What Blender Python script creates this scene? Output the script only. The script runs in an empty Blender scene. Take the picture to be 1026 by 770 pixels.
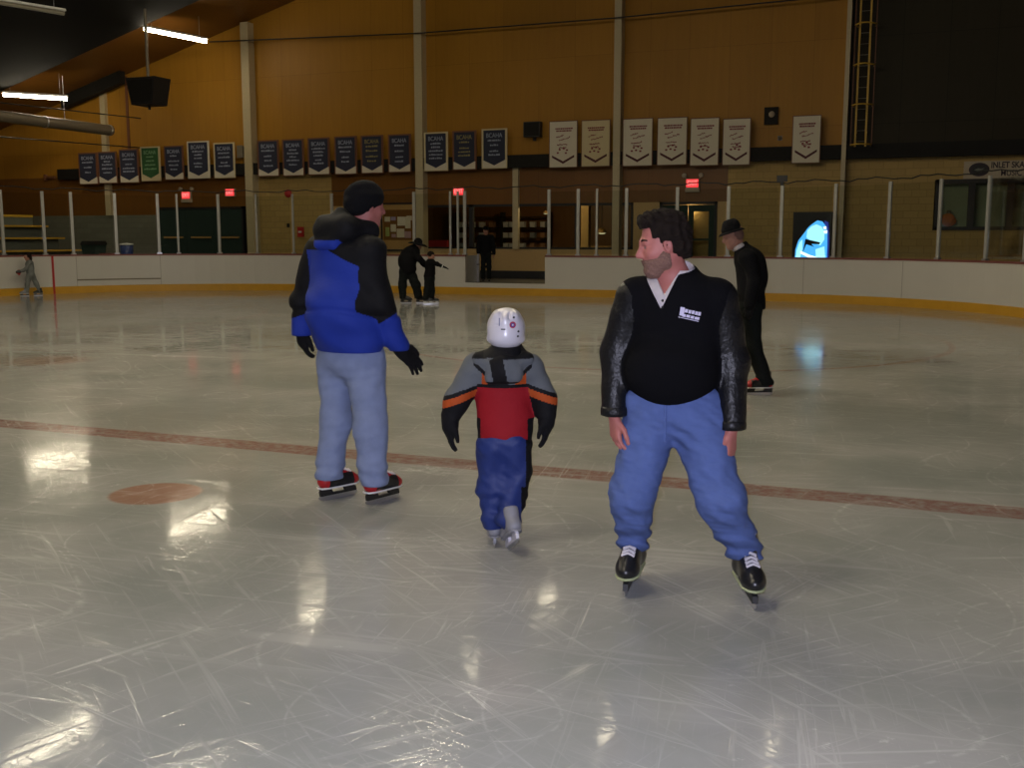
import bpy, bmesh, math, random
import numpy as np
from mathutils import Vector, Matrix
random.seed(7)
SC = bpy.context.scene
COL = SC.collection
R = math.radians

# ---------------------------------------------------------------- camera
F_PX, CAM_H = 1050.0, 1.65
YAW, PITCH = R(22.0), math.atan(147.0 / 1050.0)
cam_data = bpy.data.cameras.new('camera')
cam_data.sensor_fit = 'HORIZONTAL'
cam_data.sensor_width = 36.0
cam_data.lens = 36.0 * F_PX / 1026.0
cam_data.clip_start, cam_data.clip_end = 0.05, 200.0
cam = bpy.data.objects.new('camera', cam_data)
COL.objects.link(cam)
cam.location = (0, 0, CAM_H)
cam.rotation_euler = (math.pi / 2 - PITCH, 0, YAW)
SC.camera = cam

# ---------------------------------------------------------------- light and exposure
TUBE_COL = (1.0, 0.87, 0.63)
TUBE_STRENGTH = 60.0          # the lamps towards the far end
FILL_STRENGTH = 185.0         # added lamps out of view, brightening the near ice
FLASH_W = 205.0
EXPOSURE = 0.0
world = bpy.data.worlds.new('world')
SC.world = world
world.use_nodes = True
wb = world.node_tree.nodes['Background']
wb.inputs[0].default_value = (1.0, 0.85, 0.6, 1)
wb.inputs[1].default_value = 0.004
SC.view_settings.view_transform = 'Standard'
SC.view_settings.look = 'None'
SC.view_settings.gamma = 1.0
SC.view_settings.use_curve_mapping = False
SC.view_settings.exposure = EXPOSURE
# the flash of the camera that took the picture, a few centimetres beside the lens
fl = bpy.data.lights.new('camera_flash', 'AREA')
fl.shape = 'RECTANGLE'
fl.size, fl.size_y = 0.05, 0.03
fl.energy = FLASH_W
fl.color = (0.76, 0.77, 1.0)
flo = bpy.data.objects.new('camera_flash', fl)
COL.objects.link(flo)
flo.location = Vector((0, 0, CAM_H)) + Vector((math.cos(YAW), math.sin(YAW), 0)) * -0.06 + Vector((0, 0, 0.05))
flo.rotation_euler = (math.pi / 2 - R(9), 0, YAW)

# ---------------------------------------------------------------- helpers
_fw = np.array([-math.sin(YAW) * math.cos(PITCH), math.cos(YAW) * math.cos(PITCH), -math.sin(PITCH)])
_rt = np.array([math.cos(YAW), math.sin(YAW), 0.0])
_up = np.cross(_rt, _fw)
def ray(px, py): return _fw + _rt * (px - 513.0) / F_PX - _up * (py - 385.0) / F_PX
def at(px, py, Y):                       # the point of the plane y = Y seen at a photo pixel
    d = ray(px, py); p = d * (Y / d[1]); return Vector((p[0], p[1], p[2] + CAM_H))
def at_z(px, py, Z):                     # the point of the plane z = Z
    d = ray(px, py); p = d * ((Z - CAM_H) / d[2]); return Vector((p[0], p[1], Z))

def tag(o, label=None, cat=None, group=None, kind=None):
    if label: o['label'] = label
    if cat: o['category'] = cat
    if group: o['group'] = group
    if kind: o['kind'] = kind
    return o
def empty(name, loc, rz=0.0):
    o = bpy.data.objects.new(name, None); COL.objects.link(o)
    o.location = loc; o.rotation_euler = (0, 0, rz); o.empty_display_size = 0.1
    return o
def copy_tree(o, parent=None):
    c = o.copy(); COL.objects.link(c)
    if parent: c.parent = parent
    for ch in list(o.children): copy_tree(ch, c)
    return c

class MB:
    def __init__(s): s.v, s.f, s.m, s.sm = [], [], [], []
    def add(s, vs, fs, m=0, smooth=False):
        b = len(s.v); s.v += [tuple(map(float, p)) for p in vs]
        for f in fs: s.f.append([i + b for i in f]); s.m.append(m); s.sm.append(smooth)
        return s
    def box(s, a, b, m=0):
        x0, y0, z0 = [min(p, q) for p, q in zip(a, b)]; x1, y1, z1 = [max(p, q) for p, q in zip(a, b)]
        return s.add([(x0,y0,z0),(x1,y0,z0),(x1,y1,z0),(x0,y1,z0),(x0,y0,z1),(x1,y0,z1),(x1,y1,z1),(x0,y1,z1)],
                     [(0,3,2,1),(4,5,6,7),(0,1,5,4),(1,2,6,5),(2,3,7,6),(3,0,4,7)], m)
    def hexa(s, p, m=0):                  # eight corners, bottom four then top four
        return s.add(p, [(0,3,2,1),(4,5,6,7),(0,1,5,4),(1,2,6,5),(2,3,7,6),(3,0,4,7)], m)
    def tube(s, pts, r, n=10, m=0, cap=True):
        pts = [Vector(p) for p in pts]; rs = r if isinstance(r, (list, tuple)) else [r] * len(pts)
        rings = []
        ref = None
        for i, p in enumerate(pts):
            t = (pts[min(i + 1, len(pts) - 1)] - pts[max(i - 1, 0)]).normalized()
            if ref is None: ref = Vector((0, 0, 1)) if abs(t.z) < 0.9 else Vector((1, 0, 0))
            a = t.cross(ref).normalized(); b = a.cross(t).normalized(); ref = b
            rings.append([p + (a * math.cos(2*math.pi*k/n) + b * math.sin(2*math.pi*k/n)) * rs[i] for k in range(n)])
        vs = [q for rg in rings for q in rg]; fs = []
        for i in range(len(pts) - 1):
            for k in range(n):
                fs.append((i*n+k, i*n+(k+1) % n, (i+1)*n+(k+1) % n, (i+1)*n+k))
        s.add(vs, fs, m, True)
        if cap:
            s.add(rings[0], [tuple(range(n - 1, -1, -1))][:1], m); s.add(rings[-1], [tuple(range(n))], m)
        return s
    def lathe(s, prof, c=(0, 0, 0), n=24, m=0, axis='z'):
        vs, fs = [], []
        for (r, h) in prof:
            for k in range(n):
                a = 2 * math.pi * k / n; q = (r*math.cos(a), r*math.sin(a), h)
                if axis == 'y': q = (q[0], q[2], q[1])
                if axis == 'x': q = (q[2], q[0], q[1])
                vs.append((q[0]+c[0], q[1]+c[1], q[2]+c[2]))
        for i in range(len(prof) - 1):
            for k in range(n): fs.append((i*n+k, i*n+(k+1) % n, (i+1)*n+(k+1) % n, (i+1)*n+k))
        return s.add(vs, fs, m, True)
    def prism(s, poly, y0, y1, m=0):      # polygon in (x, z) pushed from y0 to y1
        n = len(poly)
        vs = [(x, y0, z) for x, z in poly] + [(x, y1, z) for x, z in poly]
        fs = [tuple(range(n)), tuple(range(2*n - 1, n - 1, -1))] + [(i, n+i, n+(i+1) % n, (i+1) % n) for i in range(n)]
        return s.add(vs, fs, m)
    def build(s, name, mats, parent=None, loc=None):
        me = bpy.data.meshes.new(name); me.from_pydata(s.v, [], s.f); 
        if not isinstance(mats, (list, tuple)): mats = [mats]
        for q in mats: me.materials.append(q)
        me.polygons.foreach_set('material_index', s.m)
        me.polygons.foreach_set('use_smooth', s.sm)
        me.update()
        bm = bmesh.new(); bm.from_mesh(me); bmesh.ops.recalc_face_normals(bm, faces=bm.faces); bm.to_mesh(me); bm.free()
        o = bpy.data.objects.new(name, me); COL.objects.link(o)
        if parent: o.parent = parent
        if loc is not None: o.location = loc
        return o
def struct(name, mb, mats):
    return tag(mb.build(name, mats), kind='structure')

# ---------------------------------------------------------------- materials
def new_mat(name):
    m = bpy.data.materials.new(name); m.use_nodes = True
    return m, m.node_tree, m.node_tree.nodes['Principled BSDF']
def nd(nt, kind, **kw):
    n = nt.nodes.new(kind)
    for k, v in kw.items():
        if k.startswith('i_'):
            key = k[2:]; key = int(key) if key.isdigit() else key.replace('_', ' ')
            n.inputs[key].default_value = v
        else: setattr(n, k, v)
    return n
def plain(name, col, rough=0.6, metal=0.0, spec=0.5, var=0.12, scale=14.0, bump=0.0, bscale=120.0):
    m, nt, b = new_mat(name); L = nt.links.new
    tc = nd(nt, 'ShaderNodeTexCoord'); nz = nd(nt, 'ShaderNodeTexNoise', i_Scale=scale, i_Detail=4.0)
    L(tc.outputs['Object'], nz.inputs['Vector'])
    mx = nd(nt, 'ShaderNodeMix', data_type='RGBA')
    mx.inputs[6].default_value = (*[c * (1 - var) for c in col], 1); mx.inputs[7].default_value = (*[min(1, c * (1 + var)) for c in col], 1)
    L(nz.outputs['Fac'], mx.inputs[0]); L(mx.outputs[2], b.inputs['Base Color'])
    b.inputs['Roughness'].default_value = rough; b.inputs['Metallic'].default_value = metal
    b.inputs['Specular IOR Level'].default_value = spec
    if bump:
        n2 = nd(nt, 'ShaderNodeTexNoise', i_Scale=bscale, i_Detail=3.0); L(tc.outputs['Object'], n2.inputs['Vector'])
        bp = nd(nt, 'ShaderNodeBump', i_Strength=bump, i_Distance=0.01); L(n2.outputs['Fac'], bp.inputs['Height']); L(bp.outputs[0], b.inputs['Normal'])
    return m
def glow(name, col, strength):
    m, nt, b = new_mat(name)
    b.inputs['Base Color'].default_value = (0.1, 0.1, 0.1, 1)
    b.inputs['Emission Color'].default_value = (*col, 1); b.inputs['Emission Strength'].default_value = strength
    return m
def wood_panel(name, c1, c2, pw=1.22, ph=2.44, gap=0.006, rough=0.45, spec=0.4):
    m, nt, b = new_mat(name); L = nt.links.new
    tc = nd(nt, 'ShaderNodeTexCoord')
    mp = nd(nt, 'ShaderNodeMapping'); mp.inputs['Rotation'].default_value = (R(90), 0, 0)
    L(tc.outputs['Object'], mp.inputs['Vector'])
    br = nd(nt, 'ShaderNodeTexBrick', offset=0.0, i_Scale=1.0, i_Mortar_Size=gap, i_Mortar_Smooth=0.3, i_Brick_Width=pw, i_Row_Height=ph)
    br.inputs['Color1'].default_value = (0.25, 0.25, 0.25, 1); br.inputs['Color2'].default_value = (0.85, 0.85, 0.85, 1); br.inputs['Mortar'].default_value = (0, 0, 0, 1)
    L(mp.outputs[0], br.inputs['Vector'])
    ms = nd(nt, 'ShaderNodeMapping'); ms.inputs['Scale'].default_value = (5.0, 5.0, 0.35)
    L(tc.outputs['Object'], ms.inputs['Vector'])
    nz = nd(nt, 'ShaderNodeTexNoise', i_Scale=1.6, i_Detail=6.0, i_Roughness=0.6); L(ms.outputs[0], nz.inputs['Vector'])
    n2 = nd(nt, 'ShaderNodeTexNoise', i_Scale=0.35, i_Detail=3.0); L(tc.outputs['Object'], n2.inputs['Vector'])
    ad = nd(nt, 'ShaderNodeMath', operation='MULTIPLY_ADD'); L(br.outputs['Color'], ad.inputs[0]); ad.inputs[1].default_value = 0.28
    a2 = nd(nt, 'ShaderNodeMath', operation='MULTIPLY_ADD'); L(nz.outputs['Fac'], a2.inputs[0]); a2.inputs[1].default_value = 0.5
    a3 = nd(nt, 'ShaderNodeMath', operation='MULTIPLY'); L(n2.outputs['Fac'], a3.inputs[0]); a3.inputs[1].default_value = 0.35
    L(a3.outputs[0], a2.inputs[2]); L(a2.outputs[0], ad.inputs[2])
    mx = nd(nt, 'ShaderNodeMix', data_type='RGBA'); mx.inputs[6].default_value = (*c1, 1); mx.inputs[7].default_value = (*c2, 1)
    L(ad.outputs[0], mx.inputs[0])
    m2 = nd(nt, 'ShaderNodeMix', data_type='RGBA'); m2.inputs[7].default_value = (*[c * 0.45 for c in c1], 1)
    L(br.outputs['Fac'], m2.inputs[0]); L(mx.outputs[2], m2.inputs[6]); L(m2.outputs[2], b.inputs['Base Color'])
    b.inputs['Roughness'].default_value = rough; b.inputs['Specular IOR Level'].default_value = spec
    return m
def block_wall(name, col, bw=0.4, bh=0.2):
    m, nt, b = new_mat(name); L = nt.links.new
    tc = nd(nt, 'ShaderNodeTexCoord'); mp = nd(nt, 'ShaderNodeMapping'); mp.inputs['Rotation'].default_value = (R(90), 0, 0)
    L(tc.outputs['Object'], mp.inputs['Vector'])
    br = nd(nt, 'ShaderNodeTexBrick', i_Scale=1.0, i_Mortar_Size=0.008, i_Brick_Width=bw, i_Row_Height=bh)
    br.inputs['Color1'].default_value = (*[c * 0.93 for c in col], 1); br.inputs['Color2'].default_value = (*[c * 1.06 for c in col], 1)
    br.inputs['Mortar'].default_value = (*[c * 0.72 for c in col], 1)
    L(mp.outputs[0], br.inputs['Vector']); L(br.outputs['Color'], b.inputs['Base Color'])
    bp = nd(nt, 'ShaderNodeBump', i_Strength=0.4, i_Distance=0.01, invert=True); L(br.outputs['Fac'], bp.inputs['Height']); L(bp.outputs[0], b.inputs['Normal'])
    b.inputs['Roughness'].default_value = 0.7
    return m

M = {}
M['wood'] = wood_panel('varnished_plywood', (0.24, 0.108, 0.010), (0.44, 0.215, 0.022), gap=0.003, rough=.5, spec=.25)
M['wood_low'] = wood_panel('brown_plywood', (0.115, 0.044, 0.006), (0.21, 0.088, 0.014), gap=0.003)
M['wood_dark'] = wood_panel('dark_plywood', (0.016, 0.013, 0.006), (0.030, 0.024, 0.011), rough=0.6, spec=0.2)
M['block'] = block_wall('tan_painted_block', (0.40, 0.27, 0.085))
M['block_grey'] = block_wall('grey_green_painted_block', (0.155, 0.155, 0.115))
M['tan'] = plain('tan_wainscot', (0.50, 0.33, 0.13), 0.55)
M['black_base'] = plain('black_base', (0.012, 0.012, 0.014), 0.6)
M['band'] = plain('dark_steel_band', (0.012, 0.011, 0.009), 0.7, spec=0.2)
M['ceil_dark'] = plain('dark_ceiling_panel', (0.010, 0.010, 0.009), 0.85, spec=0.15)
M['rubber'] = plain('dark_rubber_floor', (0.05, 0.047, 0.04), 0.8, scale=60)
M['column'] = plain('pale_column_paint', (0.48, 0.40, 0.24), 0.5)
M['board'] = plain('white_board_plastic', (0.55, 0.53, 0.48), 0.40, var=0.05, scale=1.2)
M['joint'] = plain('grey_board_joint', (0.36, 0.34, 0.30), 0.5)
M['kick'] = plain('yellow_kick_plate', (0.55, 0.29, 0.02), 0.45, var=0.15, scale=4)
M['cap'] = plain('red_brown_cap_rail', (0.20, 0.06, 0.05), 0.5)
M['red'] = plain('red_paint', (0.42, 0.02, 0.02), 0.5)
M['post'] = plain('aluminium_post', (0.42, 0.42, 0.39), 0.45, metal=0.3)
M['black'] = plain('black_plastic', (0.012, 0.012, 0.012), 0.5)
M['steel'] = plain('steel', (0.55, 0.55, 0.57), 0.28, metal=0.9)
M['duct'] = plain('galvanised_duct', (0.20, 0.17, 0.12), 0.55, metal=0.4)
M['white'] = plain('white_enamel', (0.75, 0.75, 0.72), 0.4)
M['green_door'] = plain('dark_green_door_paint', (0.026, 0.045, 0.037), 0.7, spec=.15)
M['yellow'] = plain('yellow_bench_paint', (0.55, 0.33, 0.03), 0.5)
M['greygreen'] = plain('grey_green_riser_paint', (0.13, 0.14, 0.115), 0.6)
M['bin'] = plain('dark_green_bin', (0.02, 0.045, 0.038), 0.45)
M['blue_plastic'] = plain('blue_cooler_plastic', (0.03, 0.06, 0.22), 0.4)
M['navy_cloth'] = plain('navy_cloth', (0.018, 0.022, 0.045), 0.8)
M['green_cloth'] = plain('green_cloth', (0.03, 0.11, 0.035), 0.8)
M['white_cloth'] = plain('white_banner_cloth', (0.66, 0.60, 0.46), 0.8, var=0.06)
M['cream_cloth'] = plain('cream_banner_cloth', (0.60, 0.50, 0.29), 0.8, var=0.06)
M['letter_blue'] = plain('pale_blue_lettering', (0.30, 0.33, 0.42), 0.7)
M['letter_gold'] = plain('gold_lettering', (0.30, 0.25, 0.09), 0.7)
M['letter_green'] = plain('pale_green_lettering', (0.22, 0.40, 0.20), 0.7)
M['maroon'] = plain('maroon_lettering', (0.20, 0.02, 0.03), 0.7)
M['maroon_dark'] = plain('dark_maroon_stripe', (0.075, 0.012, 0.014), 0.7)
M['wood_frame'] = plain('brown_batten', (0.16, 0.06, 0.025), 0.6)
M['dark_letter'] = plain('dark_sign_lettering', (0.020, 0.010, 0.018), 0.6)
M['sign_white'] = plain('cream_sign_board', (0.42, 0.35, 0.25), 0.6)
M['paper'] = plain('paper', (0.60, 0.53, 0.38), 0.8)
M['oak'] = plain('oak_trim', (0.42, 0.25, 0.08), 0.5)
M['orange'] = plain('orange_cloth', (0.75, 0.22, 0.04), 0.8)
M['blind'] = plain('grey_green_blind', (0.42, 0.46, 0.34), 0.6)
M['tube'] = glow('fluorescent_tube', TUBE_COL, TUBE_STRENGTH)
M['tube_wall'] = glow('fluorescent_tube_by_wall', TUBE_COL, 48.0)
M['tube_dim'] = glow('fluorescent_tube_old', TUBE_COL, 24.0)
M['tube_fill'] = glow('added_fill_tube', TUBE_COL, FILL_STRENGTH)
M['tube_off'] = plain('unlit_tube', (0.22, 0.20, 0.15), 0.4)
M['exit_red'] = glow('exit_red', (1.0, 0.035, 0.045), 1.25)
M['exit_letter'] = glow('exit_letter', (1.0, 0.25, 0.22), 1.5)
M['bulb'] = glow('warm_bulb', (1.0, 0.85, 0.5), 0.7)

def glass_mat(name, tint, rough=0.05, refl=0.06):
    m = bpy.data.materials.new(name); m.use_nodes = True; nt = m.node_tree; nt.nodes.clear(); L = nt.links.new
    out = nd(nt, 'ShaderNodeOutputMaterial'); tr = nd(nt, 'ShaderNodeBsdfTransparent'); tr.inputs[0].default_value = (*tint, 1)
    gl = nd(nt, 'ShaderNodeBsdfGlossy'); gl.inputs['Roughness'].default_value = rough
    fr = nd(nt, 'ShaderNodeFresnel', i_IOR=1.3)
    tc = nd(nt, 'ShaderNodeTexCoord'); nz = nd(nt, 'ShaderNodeTexNoise', i_Scale=2.0); L(tc.outputs['Object'], nz.inputs['Vector'])
    ml = nd(nt, 'ShaderNodeMath', operation='MULTIPLY'); L(fr.outputs[0], ml.inputs[0]); L(nz.outputs['Fac'], ml.inputs[1])
    mx = nd(nt, 'ShaderNodeMixShader'); L(ml.outputs[0], mx.inputs[0]); L(tr.outputs[0], mx.inputs[1]); L(gl.outputs[0], mx.inputs[2]); L(mx.outputs[0], out.inputs[0])
    return m
M['shield'] = glass_mat('rink_shield_acrylic', (0.91, 0.93, 0.91), 0.025)
M['glass'] = glass_mat('window_glass', (0.80, 0.82, 0.78))

def ice_mat():
    m, nt, b = new_mat('rink_ice'); L = nt.links.new
    geo = nd(nt, 'ShaderNodeNewGeometry')
    P = geo.outputs['Position']
    def math_(op, a, bb=None, c=None, clamp=False):
        n = nd(nt, 'ShaderNodeMath', operation=op, use_clamp=clamp)
        for i, v in enumerate((a, bb, c)):
            if v is None: continue
            if isinstance(v, (int, float)): n.inputs[i].default_value = v
            else: L(v, n.inputs[i])
        return n.outputs[0]
    def ramp(v, lo, hi):
        n = nd(nt, 'ShaderNodeMapRange', interpolation_type='SMOOTHSTEP'); n.inputs[1].default_value = lo; n.inputs[2].default_value = hi; L(v, n.inputs[0]); return n.outputs[0]
    def scratch(rot, sx, sy, scale, lo, hi, dist=0.6, det=3.0):
        mp = nd(nt, 'ShaderNodeMapping', vector_type='TEXTURE'); mp.inputs['Rotation'].default_value = (0, 0, R(rot)); mp.inputs['Scale'].default_value = (1 / sx, 1 / sy, 1)
        L(P, mp.inputs['Vector'])
        nz = nd(nt, 'ShaderNodeTexNoise', i_Scale=scale, i_Detail=det, i_Roughness=0.65, i_Distortion=dist); L(mp.outputs[0], nz.inputs['Vector'])
        return ramp(nz.outputs['Fac'], lo, hi)
    def gate(loc, lo=0.45, hi=0.62, sc=0.5):
        mp = nd(nt, 'ShaderNodeMapping'); mp.inputs['Location'].default_value = loc; L(P, mp.inputs['Vector'])
        nz = nd(nt, 'ShaderNodeTexNoise', i_Scale=sc, i_Detail=2.0); L(mp.outputs[0], nz.inputs['Vector']); return ramp(nz.outputs['Fac'], lo, hi)
    ss = []
    for j, (rot, sx_, sy_, sc, lo, hi) in enumerate(((25, .6, 13, 1.7, .55, .74), (-38, .6, 14, 1.6, .55, .74), (72, .6, 13, 1.6, .56, .75), (4, .45, 10, 1.4, .56, .74), (50, .7, 20, 1.5, .55, .73), (-14, .6, 12, 1.6, .56, .74), (100, .7, 16, 1.5, .56, .75))):
        ss.append(math_('MULTIPLY', scratch(rot, sx_, sy_, sc, lo, hi, .5 + .15 * j), gate((7.3 * j, -4.1 * j, j), .42, .60)))
    s4 = scratch(8, 0.22, 5.0, 1.2, 0.58, 0.72, 1.2)
    m_ = ss[0]
    for q in ss[1:]: m_ = math_('MAXIMUM', m_, q)
    mxs_all = math_('MAXIMUM', m_, math_('MULTIPLY', s4, 0.6))
    # curved skate cuts: thin rings of a wrapped field
    def curve(scale, width, off):
        mp = nd(nt, 'ShaderNodeMapping'); mp.inputs['Location'].default_value = off; L(P, mp.inputs['Vector'])
        nz = nd(nt, 'ShaderNodeTexNoise', i_Scale=scale, i_Detail=1.0); L(mp.outputs[0], nz.inputs['Vector'])
        fr = math_('FRACT', math_('MULTIPLY', nz.outputs['Fac'], 9.0))
        return math_('SUBTRACT', 1.0, ramp(math_('ABSOLUTE', math_('SUBTRACT', fr, 0.5)), 0.0, width))
    c1 = curve(0.30, 0.016, (0, 0, 0)); c2 = curve(0.42, 0.014, (13, 5, 2)); c3 = curve(0.24, 0.014, (-7, 31, 4))
    big = nd(nt, 'ShaderNodeTexNoise', i_Scale=0.55, i_Detail=4.0, i_Roughness=0.55); L(P, big.inputs['Vector'])
    patch = ramp(big.outputs['Fac'], 0.36, 0.66)
    fine = nd(nt, 'ShaderNodeTexNoise', i_Scale=14.0, i_Detail=5.0, i_Roughness=0.7); L(P, fine.inputs['Vector'])
    flake_n = nd(nt, 'ShaderNodeTexNoise', i_Scale=9.0, i_Detail=6.0, i_Roughness=0.75); L(P, flake_n.inputs['Vector'])
    flake = ramp(flake_n.outputs['Fac'], 0.61, 0.70)
    mxs = mxs_all
    cur = math_('MULTIPLY', math_('MAXIMUM', c1, math_('MAXIMUM', c2, c3)), ramp(fine.outputs['Fac'], 0.4, 0.6))
    snow = math_('ADD', math_('MULTIPLY', mxs, 0.42), math_('MULTIPLY', cur, 0.34))
    snow = math_('ADD', snow, math_('MULTIPLY', flake, 0.45))
    snow = math_('MULTIPLY', snow, math_('MULTIPLY_ADD', patch, 0.6, 0.5), clamp=True)
    base = nd(nt, 'ShaderNodeMix', data_type='RGBA'); base.inputs[6].default_value = (0.245, 0.258, 0.240, 1); base.inputs[7].default_value = (0.365, 0.365, 0.345, 1)
    L(math_('MULTIPLY_ADD', fine.outputs['Fac'], 0.25, math_('MULTIPLY', patch, 0.8), clamp=True), base.inputs[0])
    # paint under the ice: centre line, dots and face-off rings
    sx = nd(nt, 'ShaderNodeSeparateXYZ'); L(P, sx.inputs[0])
    wear = ramp(fine.outputs['Fac'], 0.30, 0.62)
    line = math_('SUBTRACT', 1.0, ramp(math_('ABSOLUTE', math_('SUBTRACT', sx.outputs[1], 6.86)), 0.13, 0.17))
    def dist(cx, cy):
        v = nd(nt, 'ShaderNodeVectorMath', operation='DISTANCE'); L(P, v.inputs[0]); v.inputs[1].default_value = (cx, cy, 0); return v.outputs['Value']
    dot1 = math_('SUBTRACT', 1.0, ramp(dist(-4.64, 5.30), 0.27, 0.31))
    dot2 = math_('SUBTRACT', 1.0, ramp(dist(-11.1, 10.7), 0.30, 0.75))
    def ring(cx, cy, r): return math_('SUBTRACT', 1.0, ramp(math_('ABSOLUTE', math_('SUBTRACT', dist(cx, cy), r)), 0.03, 0.07))
    rings = math_('MAXIMUM', ring(-4.3, 17.1, 4.57), ring(-17.7, 17.1, 4.57))
    gl = math_('SUBTRACT', 1.0, ramp(math_('ABSOLUTE', math_('SUBTRACT', sx.outputs[1], 22.7)), 0.03, 0.05))
    pc = nd(nt, 'ShaderNodeMix', data_type='RGBA'); pc.inputs[7].default_value = (0.21, 0.095, 0.075, 1)
    L(base.outputs[2], pc.inputs[6]); L(math_('MULTIPLY', line, math_('MULTIPLY_ADD', wear, 0.5, 0.35)), pc.inputs[0])
    pd = nd(nt, 'ShaderNodeMix', data_type='RGBA'); pd.inputs[7].default_value = (0.30, 0.135, 0.075, 1)
    L(pc.outputs[2], pd.inputs[6]); L(math_('MAXIMUM', math_('MULTIPLY', dot1, 0.75), math_('MULTIPLY', dot2, 0.38)), pd.inputs[0])
    pe = nd(nt, 'ShaderNodeMix', data_type='RGBA'); pe.inputs[7].default_value = (0.30, 0.12, 0.09, 1)
    L(pd.outputs[2], pe.inputs[6]); L(math_('MULTIPLY', math_('MAXIMUM', rings, math_('MULTIPLY', gl, 0.4)), 0.45), pe.inputs[0])
    fin = nd(nt, 'ShaderNodeMix', data_type='RGBA'); fin.inputs[7].default_value = (0.66, 0.65, 0.62, 1)
    L(pe.outputs[2], fin.inputs[6]); L(math_('MULTIPLY', snow, 0.75), fin.inputs[0]); L(fin.outputs[2], b.inputs['Base Color'])
    L(math_('MULTIPLY_ADD', snow, 0.40, 0.060, clamp=True), b.inputs['Roughness'])
    b.inputs['IOR'].default_value = 1.31; b.inputs['Specular IOR Level'].default_value = 0.20
    hgt = math_('SUBTRACT', math_('MULTIPLY', fine.outputs['Fac'], 0.2), math_('MULTIPLY', mxs, 0.5))
    bp = nd(nt, 'ShaderNodeBump', i_Strength=0.09, i_Distance=0.012); L(hgt, bp.inputs['Height']); L(bp.outputs[0], b.inputs['Normal'])
    return m
M['ice'] = ice_mat()

# ---------------------------------------------------------------- the hall
WY, FZ = 32.5, 0.30                       # face of the far wall, level of the walkway behind the boards
XL, XR, YB, YF, RC = -24.6, 2.4, -13.0, 27.95, 7.0
def arc(cx, cy, a0, a1, n, r=RC): return [(cx + r*math.cos(R(a0 + (a1-a0)*i/n)), cy + r*math.sin(R(a0 + (a1-a0)*i/n))) for i in range(n + 1)]
rink = [(XL, YB), (XL, YF - RC)] + arc(XL + RC, YF - RC, 180, 90, 20)[1:] + arc(XR - RC, YF - RC, 90, 0, 20) + [(XR, YB)]
mb = MB(); mb.add([(x, y, 0) for x, y in rink], [tuple(range(len(rink)))])
struct('floor', mb, M['ice'])
mb = MB()
out = [(x, y) for x, y in rink]
far = [(-36, y) if i < 2 else (max(-36, min(8, x * 1.0)), WY + 0.0) for i, (x, y) in enumerate(rink)]
far = []
for (x, y) in rink:                       # ring of walkway around the ice, as a fan of quads
    if y <= YF - RC + 1e-6: far.append((-36 if x < -11 else 8, y))
    else:
        t = (y - (YF - RC)) / RC
        if x < XL + RC + 1e-6 and x < -11: far.append((-36 + (x - XL) / RC * (36 + XL + RC), WY) if t > 0.55 else (-36, (YF - RC) + t / 0.55 * (WY - YF + RC)))
        else: far.append((8 - (XR - x) / RC * (8 - XR + RC), WY) if t > 0.55 else (8, (YF - RC) + t / 0.55 * (WY - YF + RC)))
n = len(rink)
mb.add([(x, y, FZ) for x, y in rink] + [(x, y, FZ) for x, y in far], [(i, i + 1, n + i + 1, n + i) for i in range(n - 1)])
struct('floor_walkway', mb, M['rubber'])
mb = MB(); mb.box((-36, -16, -0.02), (8, YB, 0.30)); struct('floor_back', mb, M['rubber'])

# far wall: wood above the band, block and brown plywood below, an opening to the lobby
XA, XB = -36.0, 8.0
X247, X332, X728, X848 = -23.62, -20.0, -6.05, -2.72
LOB0, LOB1, LZ0, LZ1 = -17.75, -9.0, 1.27, 2.74
mb = MB(); mb.box((XA, WY, 4.0), (X848, WY + 0.3, 14.5)); struct('wall_back', mb, M['wood'])
mb = MB(); mb.box((X848, WY, 4.0), (XB, WY + 0.3, 14.5)); struct('wall_back_dark', mb, M['wood_dark'])  # plywood far darker right of the last column
mb = MB()
mb.box((X247, WY, FZ), (X332, WY + 0.3, 4.0)); mb.box((X728, WY, FZ), (-0.2, WY + 0.3, 4.0)); mb.box((-0.2, WY, FZ), (XB, WY + 0.3, 1.85)); mb.box((-0.2, WY, 3.27), (XB, WY + 0.3, 4.0)); mb.box((3.6, WY, 1.85), (XB, WY + 0.3, 3.27))
struct('wall_back_block', mb, M['block'])
mb = MB()
mb.box((XA, WY, 2.5), (-27.75, WY + 0.3, 4.0)); mb.box((-27.75, WY, 2.78), (X247, WY + 0.3, 4.0)); mb.box((X332, WY, LZ1), (X728, WY + 0.3, 4.0))
struct('wall_back_plywood', mb, M['wood_low'])
mb = MB(); mb.box((XA, WY, FZ), (-27.75, WY + 0.3, 2.5)); struct('wall_back_grey', mb, M['block_grey'])
mb = MB(); mb.box((X332, WY, 0.55), (LOB0, WY + 0.3, LZ1)); mb.box((LOB0, WY, 0.55), (LOB1, WY + 0.3, LZ0)); mb.box((LOB1, WY, 0.55), (-8.15, WY + 0.3, LZ1)); mb.box((-6.35, WY, 0.55), (X728, WY + 0.3, LZ1))
struct('wall_back_wainscot', mb, M['tan'])
mb = MB(); mb.box((X332, WY - 0.02, FZ), (-8.15, WY + 0.3, 0.55)); struct('baseboard_back', mb, M['black_base'])
mb = MB(); mb.box((-32.3, WY - 0.30, 3.90), (XB, WY - 0.002, 4.30)); struct('trim_1', mb, M['band'])
mb = MB(); mb.box((XA - 0.3, -16, FZ), (XA, WY + 0.3, 14.5)); struct('wall_left', mb, M['wood_low'])
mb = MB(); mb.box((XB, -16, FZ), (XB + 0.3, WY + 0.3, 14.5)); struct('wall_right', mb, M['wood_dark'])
mb = MB(); mb.box((XA, -16.3, FZ), (XB, -16, 14.5)); struct('wall_front', mb, M['wood_dark'])
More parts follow.
